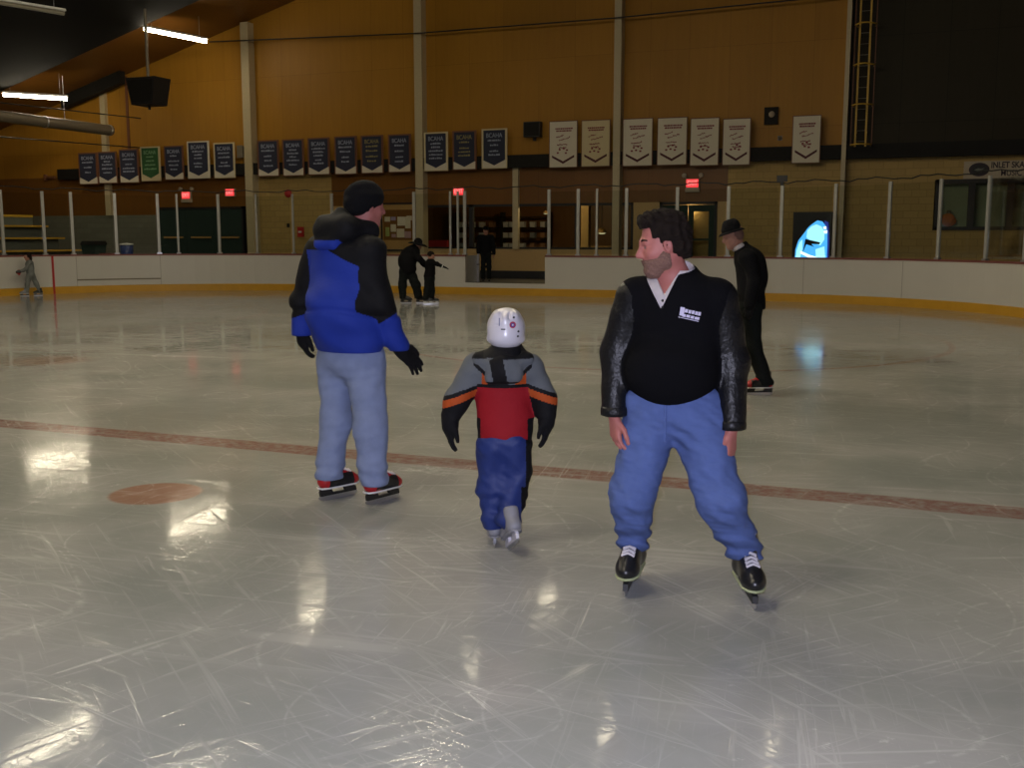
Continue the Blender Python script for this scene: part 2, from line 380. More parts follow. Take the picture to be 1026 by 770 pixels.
# roof: a dark lined ceiling over the ice that stops short of the wall, and the wood deck behind it
SL = 0.275
def zd(x): return 6.65 + SL * (x + 30.45) if x < -11 else 6.65 + SL * 19.45 - SL * (x + 11)
def zw(x): return 7.79 + SL * (x + 28.8) if x < -11 else 7.79 + SL * 17.8 - SL * (x + 11)
mb = MB()
for x0, x1 in ((XA, -11.0), (-11.0, XB)):
    mb.hexa([(x0, -16, zd(x0)), (x1, -16, zd(x1)), (x1, 28, zd(x1)), (x0, 28, zd(x0)), (x0, -16, zd(x0) + .5), (x1, -16, zd(x1) + .5), (x1, 28, zd(x1) + .5), (x0, 28, zd(x0) + .5)])
struct('ceiling', mb, M['ceil_dark'])
mb = MB()
for x0, x1 in ((XA, -11.0), (-11.0, XB)):
    mb.hexa([(x0, 28, zw(x0)), (x1, 28, zw(x1)), (x1, WY, zw(x1)), (x0, WY, zw(x0)), (x0, 28, zw(x0) + .3), (x1, 28, zw(x1) + .3), (x1, WY, zw(x1) + .3), (x0, WY, zw(x0) + .3)])
struct('ceiling_deck', mb, M['wood_low'])
mb = MB(); mb.box((XA, 27.9, zd(XA) - 0), (XA + .01, 28, zd(XA) + .1))
# dark rafter end above the ceiling's edge and a purlin along the wall
mb = MB()
mb.hexa([(-31.6, 31.9, zw(-31.6) - .45), (-28.7, 31.9, zw(-28.7) - .45), (-28.7, 32.2, zw(-28.7) - .45), (-31.6, 32.2, zw(-31.6) - .45), (-31.6, 31.9, zw(-31.6)), (-28.7, 31.9, zw(-28.7)), (-28.7, 32.2, zw(-28.7)), (-31.6, 32.2, zw(-31.6))])
struct('trim_2', mb, M['band'])

# columns on the far wall
def wall_column(px0, px1, z0, z1, proud, name):
    a, b = at(px0, 120, WY - proud).x, at(px1, 120, WY - proud).x
    mb = MB(); mb.box((a, WY - proud, z0), (b, WY - 0.003, z1)); return struct(name, mb, M['column'])
wall_column(243.5, 251, FZ, 9.2, 0.36, 'trim_3'); wall_column(415.5, 423, FZ, 11, 0.36, 'trim_4')
wall_column(614.5, 621.5, FZ, 12, 0.36, 'trim_5'); wall_column(844.5, 849, FZ, 10, 0.36, 'trim_6')
wall_column(100.5, 105.5, 4.3, 7.4, 0.15, 'trim_7'); wall_column(101, 106, 2.5, 3.9, 0.15, 'trim_8'); wall_column(513.5, 519, LZ0, 3.9, 0.15, 'trim_9')
mb = MB(); x = at(128, 110, WY).x; mb.box((x - .05, WY - .05, 5.0), (x + .05, WY - .003, 7.7)); struct('trim_10', mb, M['wood_frame'])

# lobby behind the far wall's windows
mb = MB(); mb.box((LOB0 - 1, WY + 5.5, FZ), (-5, WY + 5.7, 3.2)); mb.box((LOB0 - 1.2, WY + .3, FZ), (LOB0 - 1, WY + 5.7, 3.2)); mb.box((-5, WY + .3, FZ), (-4.8, WY + 5.7, 3.2)); struct('wall_lobby', mb, M['wood_low'])
mb = MB(); mb.box((LOB0 - 1, WY + .3, FZ - .1), (-5, WY + 5.7, FZ)); struct('floor_lobby', mb, M['rubber'])
mb = MB(); mb.box((LOB0 - 1, WY + .3, 3.1), (-5, WY + 5.7, 3.2)); struct('ceiling_lobby', mb, M['wood_dark'])
wi = 0
edges = [LOB0, at(425, 220, WY).x, at(470, 220, WY).x, at(516, 220, WY).x, at(578, 220, WY).x, at(621, 220, WY).x, LOB1]
edges = [LOB0, at(423, 220, WY).x, at(472, 220, WY).x, at(516, 220, WY).x, at(578, 220, WY).x, LOB1]
for i in range(1, len(edges) - 1):
    wi += 1
    a, b = edges[i], edges[i + 1]
    mb = MB()
    for q in ((a, LZ0, a + .07, LZ1), (b - .07, LZ0, b, LZ1), (a, LZ0, b, LZ0 + .06), (a, LZ1 - .08, b, LZ1)): mb.box((q[0], WY - .02, q[1]), (q[2], WY + .12, q[3]))
    w = struct('window_%d' % wi, mb, M['black_base'])
    mb = MB(); mb.box((a + .07, WY + .05, LZ0 + .06), (b - .07, WY + .06, LZ1 - .08)); mb.build('window_pane', M['glass'], w)
# right-hand window with dark frame and closed grey-green blind
wa, wbx = at(937, 205, WY).x, 3.6
wi += 1
mb = MB()
for q in ((wa, 1.85, wa + .09, 3.27), (wbx - .09, 1.85, wbx, 3.27), (wa, 1.85, wbx, 1.95), (wa, 3.15, wbx, 3.27)): mb.box((q[0], WY - .04, q[1]), (q[2], WY + .15, q[3]))
for px in (973, 1012):
    xx = at(px, 205, WY).x; mb.box((xx - .09, WY - .03, 1.95), (xx + .09, WY + .15, 3.15))
w = struct('window_%d' % wi, mb, M['black_base'])
mb = MB(); mb.box((wa + .09, WY + .10, 1.95), (wbx - .09, WY + .11, 3.15)); mb.build('window_pane', M['glass'], w)
mb = MB(); mb.box((wa, WY + .24, 1.9), (wbx, WY + .27, 3.2)); mb.box((wa, WY + .11, 1.88), (wbx, WY + .27, 1.95)); mb.build('window_blind', M['blind'], w)

# doors
def door_pair(name, x0, x1, z1, glassy, nleaf=2):
    mb = MB(); mb.box((x0, WY - .05, FZ), (x0 + .08, WY + .1, z1)); mb.box((x1 - .08, WY - .05, FZ), (x1, WY + .1, z1)); mb.box((x0, WY - .05, z1 - .08), (x1, WY + .1, z1))
    d = struct(name, mb, M['black_base'])
    wd = (x1 - x0 - .16) / nleaf
    for k in range(nleaf):
        a = x0 + .08 + k * wd + .01; b = a + wd - .02
        mb = MB()
        if glassy:
            mb.box((a, WY - .02, FZ + .02), (b, WY + .04, 1.0)); mb.box((a, WY - .02, 1.0), (a + .16, WY + .04, z1 - .1)); mb.box((b - .16, WY - .02, 1.0), (b, WY + .04, z1 - .1)); mb.box((a + .16, WY - .02, z1 - .30), (b - .16, WY + .04, z1 - .1)); mb.box((a + .16, WY - .02, 1.55), (b - .16, WY + .04, 1.62))
        else: mb.box((a, WY - .02, FZ + .02), (b, WY + .04, z1 - .1))
        lf = mb.build('door_leaf', M['green_door'], d)
        if glassy:
            mb = MB(); mb.box((a + .16, WY, 1.0), (b - .16, WY + .01, z1 - .30)); mb.build('door_glass', M['glass'], lf)
            mb = MB(); mb.box((a + (.05 if k else wd - .13), WY - .04, 1.15), (a + (.11 if k else wd - .07), WY - .02, 1.75)); mb.build('door_handle', M['post'], lf)
        else:
            mb = MB(); mb.box((a + .25, WY - .09, 1.62), (b - .1, WY - .05, 1.68)); mb.build('push_bar', M['oak'], lf)
door_pair('door_1', -27.75, X247 - .15, 2.78, False, 3)
door_pair('door_2', -8.15, -6.35, 2.74, True)
mb = MB(); mb.box((-8.5, WY + .3, FZ), (-6.1, WY + .32, 2.9)); struct('wall_vestibule', mb, M['tan'])

# ---------------------------------------------------------------- the boards around the ice
def sweep(path, prof, closed_ends=True):
    """profile points (offset outwards, z) pushed along a plan path that runs clockwise round the ice"""
    n = len(path); k = len(prof); vs = []
    for i, (x, y) in enumerate(path):
        a = path[max(i - 1, 0)]; b = path[min(i + 1, n - 1)]
        tx, ty = b[0] - a[0], b[1] - a[1]; l = math.hypot(tx, ty); nx, ny = -ty / l, tx / l
        vs += [(x + nx * o, y + ny * o, z) for o, z in prof]
    fs = [(i*k+j, i*k+(j+1) % k, (i+1)*k+(j+1) % k, (i+1)*k+j) for i in range(n - 1) for j in range(k)]
    fs += [tuple(range(k)), tuple(range(n*k - 1, (n-1)*k - 1, -1))]
    return vs, fs
G0, G1 = at(466, 270, YF).x, at(546, 270, YF).x
left_run = [(XL, YB), (XL, 0), (XL, 10), (XL, 17), (XL, YF - RC)] + arc(XL + RC, YF - RC, 180, 90, 24)[1:] + [(G0, YF)]
right_run = [(G1, YF)] + arc(XR - RC, YF - RC, 90, 0, 24) + [(XR, 17), (XR, 10), (XR, 0), (XR, YB)]
BH = 1.13
boards = empty('rink_boards', (-11, YF, 0)); boards['label'] = 'white hockey rink boards with yellow kick strip running around the far end of the ice'; boards['category'] = 'rink boards'
def board_part(name, path, prof, m):
    vs, fs = sweep(path, prof); mb = MB(); mb.add([(x + 11, y - YF, z) for x, y, z in vs], fs); return mb.build(name, m, boards)
for run in (left_run, right_run):
    board_part('board_panel', run, [(0, 0.02), (0, BH - .03), (.09, BH - .03), (.09, 0.02)], M['board'])
    board_part('kick_plate', run, [(-.015, 0.0), (-.015, .20), (.0, .21), (.0, 0.0)], M['kick'])
    board_part('cap_rail', run, [(-.02, BH - .03), (-.02, BH + .015), (.11, BH + .015), (.11, BH - .03)], M['cap'])
gate_path = [(G0, YF), (G1, YF)]
board_part('gate_sill', gate_path, [(0, 0.02), (0, .34), (.09, .34), (.09, 0.02)], M['board'])
board_part('kick_plate', gate_path, [(-.015, 0.0), (-.015, .20), (.0, .21), (.0, 0.0)], M['kick'])
def board_at(px, py=262):                 # plan point and tangent of the boards' inner face under a photo column
    if px < 300: px = px + 2.6 * (1 - px / 300)
    best = None
    pts = left_run + right_run; dense = []
    for a, b in zip(pts, pts[1:]):
        m = max(1, int(math.hypot(b[0]-a[0], b[1]-a[1]) / .02))
        dense += [(a[0] + (b[0]-a[0])*i/m, a[1] + (b[1]-a[1])*i/m, b[0]-a[0], b[1]-a[1]) for i in range(m)]
    for q in dense:
        if q[1] < 5: continue
        p = np.array([q[0], q[1], BH - CAM_H]); x = 513 + F_PX * (p @ _rt) / (p @ _fw)
        if p @ _fw > 0 and (best is None or abs(x - px) < best[0]): best = (abs(x - px), q)
    return best[1]
def short_path(px0, px1, k=8): return [board_at(px0 + (px1 - px0) * i / k)[:2] for i in range(k + 1)]
o = board_part('goal_line_stripe', short_path(48.9, 51.1, 2), [(-.018, 0.0), (-.018, BH), (-.002, BH), (-.002, 0.0)], M['red']); o['label'] = 'red goal line stripe up the white boards'
board_part('seam_strip', short_path(73.8, 158.6, 10), [(-.012, .37), (-.012, .41), (-.001, .41), (-.001, .37)], M['duct'])
for px in (73.8, 158.6, 805, 905):
    q = board_at(px); p2 = (q[0] + q[2] / math.hypot(q[2], q[3]) * .02, q[1] + q[3] / math.hypot(q[2], q[3]) * .02)
    board_part('panel_joint', [q[:2], p2], [(-.004, .21), (-.004, BH - .04), (-.0005, BH - .04), (-.0005, .21)], M['joint'])

# gate leaf standing open beside the opening
gd = empty('gate_door', (G0 + .05, YF + .12, FZ)); tag(gd, 'grey gate leaf swung open at the left side of the opening in the boards', 'gate')
mb = MB(); mb.box((-.18, .0, .02), (-.12, .95, .82)); mb.build('gate_panel', M['post'], gd)
mb = MB(); mb.box((-.115, .0, .02), (-.06, .06, .86)); mb.box((-.115, .9, .02), (-.06, .96, .86)); mb.build('gate_frame', M['steel'], gd)
mb = MB(); mb.tube([(-.06, .75, .55), (-.02, .75, .55), (-.02, .88, .55), (-.06, .88, .55)], .012); mb.build('latch', M['black'], gd)

# clear shield above the boards: uprights and panes
GZ = 2.96
posts = [2, 44, 72.5, 116, 159, 178, 219.5, 257, 294, 333, 374, 415, 451, 458.5, 465.5, 549.5, 578.5, 597, 626.5, 677, 728, 781, 834, 888, 938, 985, 1024]
ordn = ['first','second','third','fourth','fifth','sixth','seventh','eighth','ninth','tenth','eleventh','twelfth','thirteenth','fourteenth','fifteenth','sixteenth','seventeenth','eighteenth','nineteenth','twentieth','twenty-first','twenty-second','twenty-third','twenty-fourth','twenty-fifth','twenty-sixth','twenty-seventh','twenty-eighth']
for i, px in enumerate(posts):
    p = board_at(px); nx_ = posts[i + 1] if i + 1 < len(posts) else None
    q = board_at(nx_) if nx_ else None
    d = Vector((q[0]-p[0], q[1]-p[1], 0)) if q else Vector((p[2], p[3], 0)); L_ = d.length; d.normalize()
    s = empty('shield_section', (p[0], p[1], BH + .016), math.atan2(d.y, d.x))
    last = q is None or px == 465.5
    tag(s, '%s %s of the rink shield, counted from the left' % (ordn[i], 'section, a bare post' if last else 'clear pane with post'), 'rink shield', 'clear shield sections on the rink boards')
    wdt = .028 if px in (451, 458.5, 178, 597, 257, 294) else .042
    mb = MB(); mb.box((-wdt, .02, 0), (wdt, .07, GZ - BH)); mb.build('upright', M['post'], s)
    mb = MB(); mb.box((-wdt - .03, .0, 0), (wdt + .03, .09, .04)); mb.build('base_plate', M['steel'], s)
    if not last: mb = MB(); mb.box((wdt + .004, .039, .045), (L_ - .08, .051, GZ - BH - .06)); pn_ = mb.build('pane', M['shield'], s); pn_.rotation_euler = (0, 0, .03 if px == 159 else 0)
# dark net cable along the top of the shield
pts = []
for px in np.linspace(-6, 1030, 120):
    q = board_at(px); l = math.hypot(q[2], q[3])
    zz = GZ + .10 + .03 * math.sin(px * .11) + .02 * math.sin(px * .31)
    pts.append((q[0] - q[3]/l * .045, q[1] + q[2]/l * .045, zz))
mb = MB(); mb.tube(pts, .016, 6); tag(mb.build('net_cable', M['black']), 'thin dark cable sagging along the top edge of the clear shield', 'cable')
q = board_at(781); mb = MB(); mb.box((-.13, -.09, 0), (.13, -.03, .16)); mb.box((-.04, -.08, -.09), (.04, -.03, 0)); o = mb.build('junction_box', M['black']); o.location = (q[0], q[1] + .045, GZ + .10)
tag(o, 'small dark box on top of the shield post right of the brown plywood', 'box')

# straight cables and duct high on the left, a cable across the far wall
def cable(name, pts, r, label):
    mb = MB(); mb.tube(pts, r, 8); tag(mb.build(name, M['black']), label, 'cable')
pts = [at(210, 42, WY - .5), at(417, 33.5, WY - .5), at(617, 18, WY - .5), at(760, 3.5, WY - .5), at(900, -10, WY - .5)]
cable('wall_cable', pts, .022, 'long dark cable stretched high across the plywood wall')
cable('roof_cable', [(-28.3, 20, 4.72), (-28.3, 26, 4.87), (-28.3, WY - .02, 5.02)], .02, 'dark cable below the grey duct at upper left, the lower of two')
cable('roof_cable', [(-28.3, 20, 5.8), (-28.3, 26, 5.95), (-28.3, WY - .02, 6.12)], .02, 'dark cable above the grey duct at upper left, the higher of two')
du = empty('heating_duct', (-28.5, 25.5, 5.55)); tag(du, 'long grey round duct hanging under the roof at upper left', 'duct')
mb = MB(); mb.tube([(0, -5, 0), (0, 5.6, 0)], .19, 16); mb.build('duct_pipe', M['duct'], du)
for y in (-3.5, .2, 3.4):
    mb = MB(); mb.tube([(0, y, .18), (0, y, zd(-28.5) - 5.53 if y < 2 else zd(-28.5) - 5.53)], .012, 6); mb.build('hanger', M['steel'], du)
for y in (-2.5, 0, 2.5, 5.5):
    mb = MB(); mb.lathe([(.19, -.03), (.205, -.03), (.205, .03), (.19, .03)], (0, y, 0), 16, axis='y'); mb.build('duct_band', M['steel'], du)

# ---------------------------------------------------------------- lamps
def lamp(p0, p1, roof, lit, label):
    p0, p1 = Vector(p0), Vector(p1); d = p1 - p0; L_ = d.length
    e = empty('strip_light', (p0 + p1) / 2, math.atan2(d.y, d.x) - math.pi / 2)
    tag(e, label, 'ceiling light', 'fluorescent strip lights under the roof')
    mb = MB(); mb.hexa([(-.05, -L_/2, .05), (.05, -L_/2, .05), (.05, L_/2, .05), (-.05, L_/2, .05), (-.09, -L_/2, .0), (.09, -L_/2, .0), (.09, L_/2, .0), (-.09, L_/2, .0)][4:] + [(-.05, -L_/2, .07), (.05, -L_/2, .07), (.05, L_/2, .07), (-.05, L_/2, .07)])
    mb.build('housing', M['white'], e)
    mb = MB()
    mb.tube([(0, -L_/2 + .03, -.045), (0, L_/2 - .03, -.06)], .058, 10)
    mb.build('tube', M[lit] if lit else M['tube_off'], e)
    for s in (-1, 1):
        mb = MB(); mb.tube([(0, s * L_ * .38, .07), (0, s * L_ * .38, roof - e.location.z)], .008, 5); mb.build('hanging_rod', M['steel'], e)
pa, pb = at_z(144, 27.5, 8.35), at_z(207, 40, 8.35)
lamp(pa, pb, zw(pa.x), 'tube_wall', 'bright strip light to the upper right of the hanging loudspeaker')
pa, pb = at_z(2, 93.5, 6.58), at_z(68, 97.5, 6.58)
lamp(pa, pb, zw(pa.x), 'tube_wall', 'bright strip light at the left edge of the photo above the duct')
pa, pb = at_z(-30, -4, 8.0), at_z(65, 11.5, 8.0)
lamp(pa, pb, zd(pa.x), False, 'unlit strip light under the dark ceiling in the top left corner')
for (x, y, L_) in ((-15.5, 24.0, 1.8), (-16.1, 15.0, 2.2), (-9.7, 21.3, 1.5), (-5.8, 19.7, 1.2), (-2.6, 20.2, 1.2), (-9.7, 26.6, 1.2)) :
    lamp((x, y - L_/2, 8.5), (x, y + L_/2, 8.5), zd(x), 'tube_dim' if x > -10 else 'tube', 'strip light seen only as a bright reflection in the ice')
for x, y in ((-8.5, -3), (-15, 3.5), (-3.5, 2), (-15, 9), (-9.5, 8.5), (-4, 9), (-11.5, 13.6), (-8, 15.2), (-4.5, 16.6)):  # lamps added where neither they nor their reflections show, to brighten the ice
        lamp((x, y - 1.1, 8.5), (x, y + 1.1, 8.5), zd(x), 'tube_fill', 'unseen strip light added under the roof above the near half of the ice')

# hanging loudspeaker cluster
hs = empty('hanging_loudspeaker', at(149, 92, 27)); tag(hs, 'black wedge shaped loudspeaker hanging on a rod at upper left', 'loudspeaker')
mb = MB()
tw, bw2 = .56, .40
mb.hexa([(-bw2, -.35, -.42), (bw2, -.35, -.42), (bw2, .35, -.42), (-bw2, .35, -.42), (-tw, -.38, .40), (tw, -.38, .40), (tw, .38, .40), (-tw, .38, .40)]); mb.build('cabinet', M['black'], hs)
mb = MB(); mb.hexa([(-.36, -.37, -.34), (.36, -.37, -.34), (.36, -.345, -.34), (-.36, -.345, -.34), (-.48, -.39, .32), (.48, -.39, .32), (.48, -.37, .32), (-.48, -.37, .32)]); mb.build('grille', M['band'], hs)
mb = MB(); mb.tube([(0, 0, .4), (0, 0, zd(hs.location.x) - hs.location.z)], .045, 8); mb.build('hanging_rod', M['duct'], hs)
mb = MB(); mb.box((-.03, -.03, -.55), (.03, .03, -.42)); mb.build('bottom_bracket', M['black'], hs)

# ---------------------------------------------------------------- banners
def text_mesh(body, size, extr=.004, bold=.0):
    cu = bpy.data.curves.new('lettering', 'FONT'); cu.body = body; cu.size = size; cu.align_x = 'CENTER'; cu.align_y = 'CENTER'; cu.extrude = extr; cu.offset = bold
    ob = bpy.data.objects.new('tmp_text', cu); COL.objects.link(ob)
    dg = bpy.context.evaluated_depsgraph_get(); me = bpy.data.meshes.new_from_object(ob.evaluated_get(dg))
    vs = [tuple(v.co) for v in me.vertices]; fs = [tuple(p.vertices) for p in me.polygons]
    bpy.data.objects.remove(ob); bpy.data.curves.remove(cu); bpy.data.meshes.remove(me)
    return vs, fs
def put_text(mb, body, size, cx, y, cz, m=0, fit=None, slant=0.0, bold=.0):
    vs, fs = text_mesh(body, size, bold=bold)
    w = max(v[0] for v in vs) - min(v[0] for v in vs)
    k = fit / w if fit else 1.0
    mb.add([(cx + v[0] * k + slant * v[1], y - v[2], cz + v[1]) for v in vs], fs, m)
W_, H_ = .80, 1.30
def banner_navy(px, py0, py1, pw, label, cloth='navy_cloth', edge='wood_frame', letter='letter_blue', tail='white_cloth', seed=0, row=''):
    rnd = random.Random(seed)
    a, b = at(px - pw/2, (py0+py1)/2, WY - .34), at(px + pw/2, (py0+py1)/2, WY - .34)
    zt, zb = at(px, py0, WY - .34).z, at(px, py1, WY - .34).z
    w, h = b.x - a.x, zt - zb
    e = empty('banner', ((a.x + b.x)/2, WY - .34, zb)); tag(e, label, 'banner', row)
    mb = MB(); mb.box((-w/2, -.012, 0), (w/2, .012, h)); mb.build('backing', M[edge], e)
    mb = MB(); mb.prism([(-w/2 + .04, .03), (w/2 - .04, .03), (w/2 - .04, .27), (-w/2 + .04, .27)], -.02, -.0125); mb.build('tail', M[tail], e)
    mb = MB(); mb.prism([(-w/2 + .07, h - .05), (-w/2 + .07, .27), (0, .10), (w/2 - .07, .27), (w/2 - .07, h - .05)], -.03, -.0205); mb.build('pennant', M[cloth], e)
    mb = MB(); put_text(mb, 'BCAHA', .20, 0, -.032, h - .22, fit=w * .62)
    zz = h - .40
    while zz > .30:
        ww = w * rnd.uniform(.28, .62); x = -ww/2
        while x < ww/2:
            l = rnd.uniform(.03, .08); mb.box((x, -.036, zz), (min(x + l, ww/2), -.031, zz + rnd.uniform(.035, .06))); x += l + rnd.uniform(.01, .03)
        zz -= rnd.choice((.12, .15, .19))
    mb.build('lettering', M[letter], e)
nav1 = [(88.5,153,185,19),(108,152,184,19),(129.5,149.5,183.5,19.5),(151,147,181.5,19.5),(174.5,146,180.5,19.5),(199,141.5,179,22),(225,143,178.5,21)]
lab1 = ['leftmost navy pennant banner of the far left row', 'navy pennant banner second from the left in the far left row', 'navy pennant banner just left of the green banner', 'green pennant banner, the only green one', 'navy pennant banner just right of the green banner', 'navy pennant banner with a broad white border', 'navy pennant banner right of the white bordered one, last in the far left row']
for i, (q, lb) in enumerate(zip(nav1, lab1)):
    kw = {}
    if i == 3: kw = dict(cloth='green_cloth', letter='letter_green', edge='cream_cloth', tail='cream_cloth')
    if i == 5: kw = dict(edge='white_cloth')
    if i == 6: kw = dict(edge='cream_cloth')
    banner_navy(*q, lb, seed=i, row='pennant banners in the far left row', **kw)
nav2 = [(269,140.5,177,21.5),(294,139.5,176.5,21.5),(319.5,138,175.5,22),(346.5,136.5,175,22.5),(373,135.5,174,22.5),(400.5,134.5,173,23)]
nm6 = ['leftmost', 'second', 'third', 'fourth', 'fifth', 'rightmost']
for i, q in enumerate(nav2):
    banner_navy(*q, '%s of the six navy pennant banners above the man in the blue jacket' % nm6[i] if i in (0, 5) else '%s from the left of the six navy banners between two columns' % nm6[i], seed=20 + i, row='navy pennant banners in the row of six', letter='letter_gold' if i == 4 else 'letter_blue')
nav3 = [(437,132.5,171.5,24),(465.5,131,170.5,24),(495.5,129,169,25.5)]
lab3 = ['navy pennant banner just right of the second tall column', 'navy pennant banner with gold letters in the row of three', 'navy pennant banner nearest the wall loudspeaker']
for i, (q, lb) in enumerate(zip(nav3, lab3)):
    banner_navy(*q, lb, seed=40 + i, row='navy pennant banners in the row of three', letter='letter_gold' if i == 1 else 'letter_blue', edge='cream_cloth' if i != 1 else 'wood_frame')
def banner_white(px, py0, py1, pw, label, seed, cloth='white_cloth'):
    rnd = random.Random(seed)
    a, b = at(px - pw/2, (py0+py1)/2, WY - .34), at(px + pw/2, (py0+py1)/2, WY - .34)
    zt, zb = at(px, py0, WY - .34).z, at(px, py1, WY - .34).z
    w, h = b.x - a.x, zt - zb
    e = empty('banner', ((a.x + b.x)/2, WY - .34, zb)); tag(e, label, 'banner', 'white banners with maroon print')
    mb = MB(); mb.box((-w/2 - .025, -.008, -.02), (w/2 + .025, .012, h + .03)); mb.build('backing', M['wood_frame'], e)
    mb = MB(); mb.box((-w/2, -.018, 0), (w/2, -.0085, h)); mb.build('cloth', M[cloth], e)
    mb = MB(); c = .30
    mb.prism([(-w*.41, c + .07), (-w*.41, c), (0, c - .20), (w*.41, c), (w*.41, c + .07), (0, c - .12)], -.024, -.0185); mb.build('chevron', M['maroon_dark'], e)
    mb = MB()
    for zz, ww in ((h - .24, .58), (h - .31, .52)):
        x = -w*ww/2
        while x < w*ww/2:
            l = rnd.uniform(.03, .07); mb.box((x, -.024, zz), (x + l, -.019, zz + .045)); x += l + .012
    for k2, (x0, x1, z0, z1) in enumerate(((-.26, .02, h - .50, h - .43), (-.16, .26, h - .60, h - .50), (-.22, .16, h - .74, h - .72), (-.15, .12, h - .83, h - .82))):
        nseg = 9
        for j in range(nseg):
            t0 = j / nseg; xx = (x0 + (x1 - x0) * t0) * w; zc = z0 + (z1 - z0) * t0 + rnd.uniform(-.012, .012)
            mb.box((xx, -.024, zc), (xx + (x1 - x0) * w / nseg * .8, -.019, zc + rnd.uniform(.02, .045)))
    for (x, z) in ((-.13, .52), (.02, .55), (.14, .50), (-.2, .42), (-.05, .44), (.1, .41)):
        if rnd.random() < .85: mb.box((x*w - .03, -.024, z), (x*w + .035, -.019, z + .05))
    mb.build('lettering', M['maroon'], e)
wht = [(564.5,122,167.5,27),(597,121,166.5,27.5),(639,119.5,166,28.5),(673.5,118.5,165,28.5),(706,119,165.5,27.5),(738,119.5,165,26.5),(808,116.5,163,27)]
labw = ['white banner with a maroon chevron nearest the wall loudspeaker', 'white banner just left of the third tall column', 'white banner just right of the third tall column', 'white banner second from the left in the row of four', 'white banner third from the left in the row of four', 'white banner at the right end of the row of four', 'white banner hanging alone at the right beside the dark wall']
for i, (q, lb) in enumerate(zip(wht, labw)): banner_white(*q, lb, 60 + i, 'white_cloth' if i in (0, 2, 3) else 'cream_cloth' if i == 1 else 'white_cloth')

# ---------------------------------------------------------------- things on the far wall
def exit_sign(px, py, label, heads):
    p = at(px, py, WY - .06); e = empty('exit_sign', p); tag(e, label, 'exit sign', 'red exit signs')
    mb = MB(); mb.box((-.20, -.05, -.13), (.20, .05, .15)); mb.build('sign_case', M['sign_white'], e)
    mb = MB(); mb.box((-.185, -.056, -.10), (.185, -.0505, .14)); mb.build('sign_face', M['exit_red'], e)
    mb = MB(); put_text(mb, 'EXIT', .20, 0, -.062, .02, fit=.30); mb.build('lettering', M['exit_letter'], e)
    if heads:
        mb = MB(); mb.box((-.22, -.06, -.24), (.22, .05, -.13)); mb.build('battery_case', M['sign_white'], e)
        for s in (-1, 1):
            mb = MB(); mb.lathe([(.02, .06), (.06, .04), (.075, -.05), (.06, -.06), (0, -.06)], (s * .26, 0, .26), 12, axis='y'); mb.tube([(s*.26, .0, .22), (s*.17, .02, .14)], .015, 6); mb.build('lamp_head', M['sign_white'], e)
exit_sign(187, 196.5, 'red exit sign with twin lamp heads above the dark green doors', True)
exit_sign(231, 193.5, 'red exit sign without lamp heads left of the first tall column', False)
exit_sign(460, 192.5, 'red exit sign behind the shield posts left of the gate opening', False)
exit_sign(694, 184.5, 'red exit sign with twin lamp heads above the glazed double doors', True)
p = at(289, 194, WY); e = empty('alarm_bell', p); tag(e, 'round red alarm bell on the tan block wall', 'alarm bell')
mb = MB(); mb.lathe([(0, -.11), (.06, -.105), (.12, -.07), (.15, -.03), (.15, -.012)], n=20, axis='y'); mb.build('gong', M['red'], e)
mb = MB(); mb.box((-.07, -.03, -.07), (.07, -.001, .07)); mb.build('back_box', M['cap'], e)
p = at(302, 232.5, WY); e = empty('fire_alarm_box', p); tag(e, 'red fire alarm pull box on the tan block wall', 'fire alarm')
mb = MB(); mb.box((-.12, -.08, -.18), (.12, -.001, .18)); mb.build('case', M['red'], e)
mb = MB(); mb.box((-.06, -.11, -.03), (.06, -.08, .03)); mb.build('pull_handle', M['white'], e)
p = at(289, 226, WY); mb = MB(); mb.box((-.05, -.03, -.07), (.05, -.001, .07)); mb.lathe([(.0, -.045), (.02, -.045), (.02, -.03)], n=10, axis='y'); o = mb.build('wall_switch', M['black']); o.location = p; tag(o, 'tiny dark switch plate below the alarm bell', 'switch')
p = at(536, 130.5, WY); e = empty('wall_loudspeaker', p); tag(e, 'dark loudspeaker box on the plywood between navy and white banners', 'loudspeaker')
mb = MB(); mb.box((-.28, -.32, -.24), (.28, -.06, .24)); mb.build('cabinet', M['black'], e)
mb = MB(); mb.box((-.25, -.33, -.21), (.25, -.32, .21)); mb.build('grille', M['band'], e)
mb = MB(); mb.box((-.05, -.06, -.34), (.05, -.001, -.1)); mb.build('bracket', M['black'], e)
p = at(773, 116, WY); e = empty('flood_lamp', p); tag(e, 'small flood lamp in a dark housing on the plywood at right', 'lamp')
mb = MB(); mb.box((-.2, -.1, -.26), (.2, -.001, .24)); mb.build('housing', M['band'], e)
mb = MB(); mb.lathe([(0, -.16), (.07, -.15), (.09, -.10)], (.02, 0, .03), 14, axis='y'); mb.build('lens', M['sign_white'], e)
p = at(781.5, 138.5, WY); mb = MB(); mb.lathe([(0, -.08), (.05, -.07), (.06, -.001)], n=12, axis='y'); mb.box((-.07, -.02, -.07), (.07, -.001, .07)); o = mb.build('wall_sensor', M['duct']); o.location = p; tag(o, 'little grey sensor just below the flood lamp', 'sensor')
p = at(51, 178, WY); e = empty('wall_bracket', p); tag(e, 'small brown wall bracket left of the dark band', 'bracket')
mb = MB(); mb.box((-.25, -.12, -.05), (.25, -.001, .05)); mb.build('arm', M['wood_frame'], e); mb = MB(); mb.box((-.25, -.14, -.12), (-.17, -.001, .12)); mb.build('end_plate', M['wood_frame'], e)
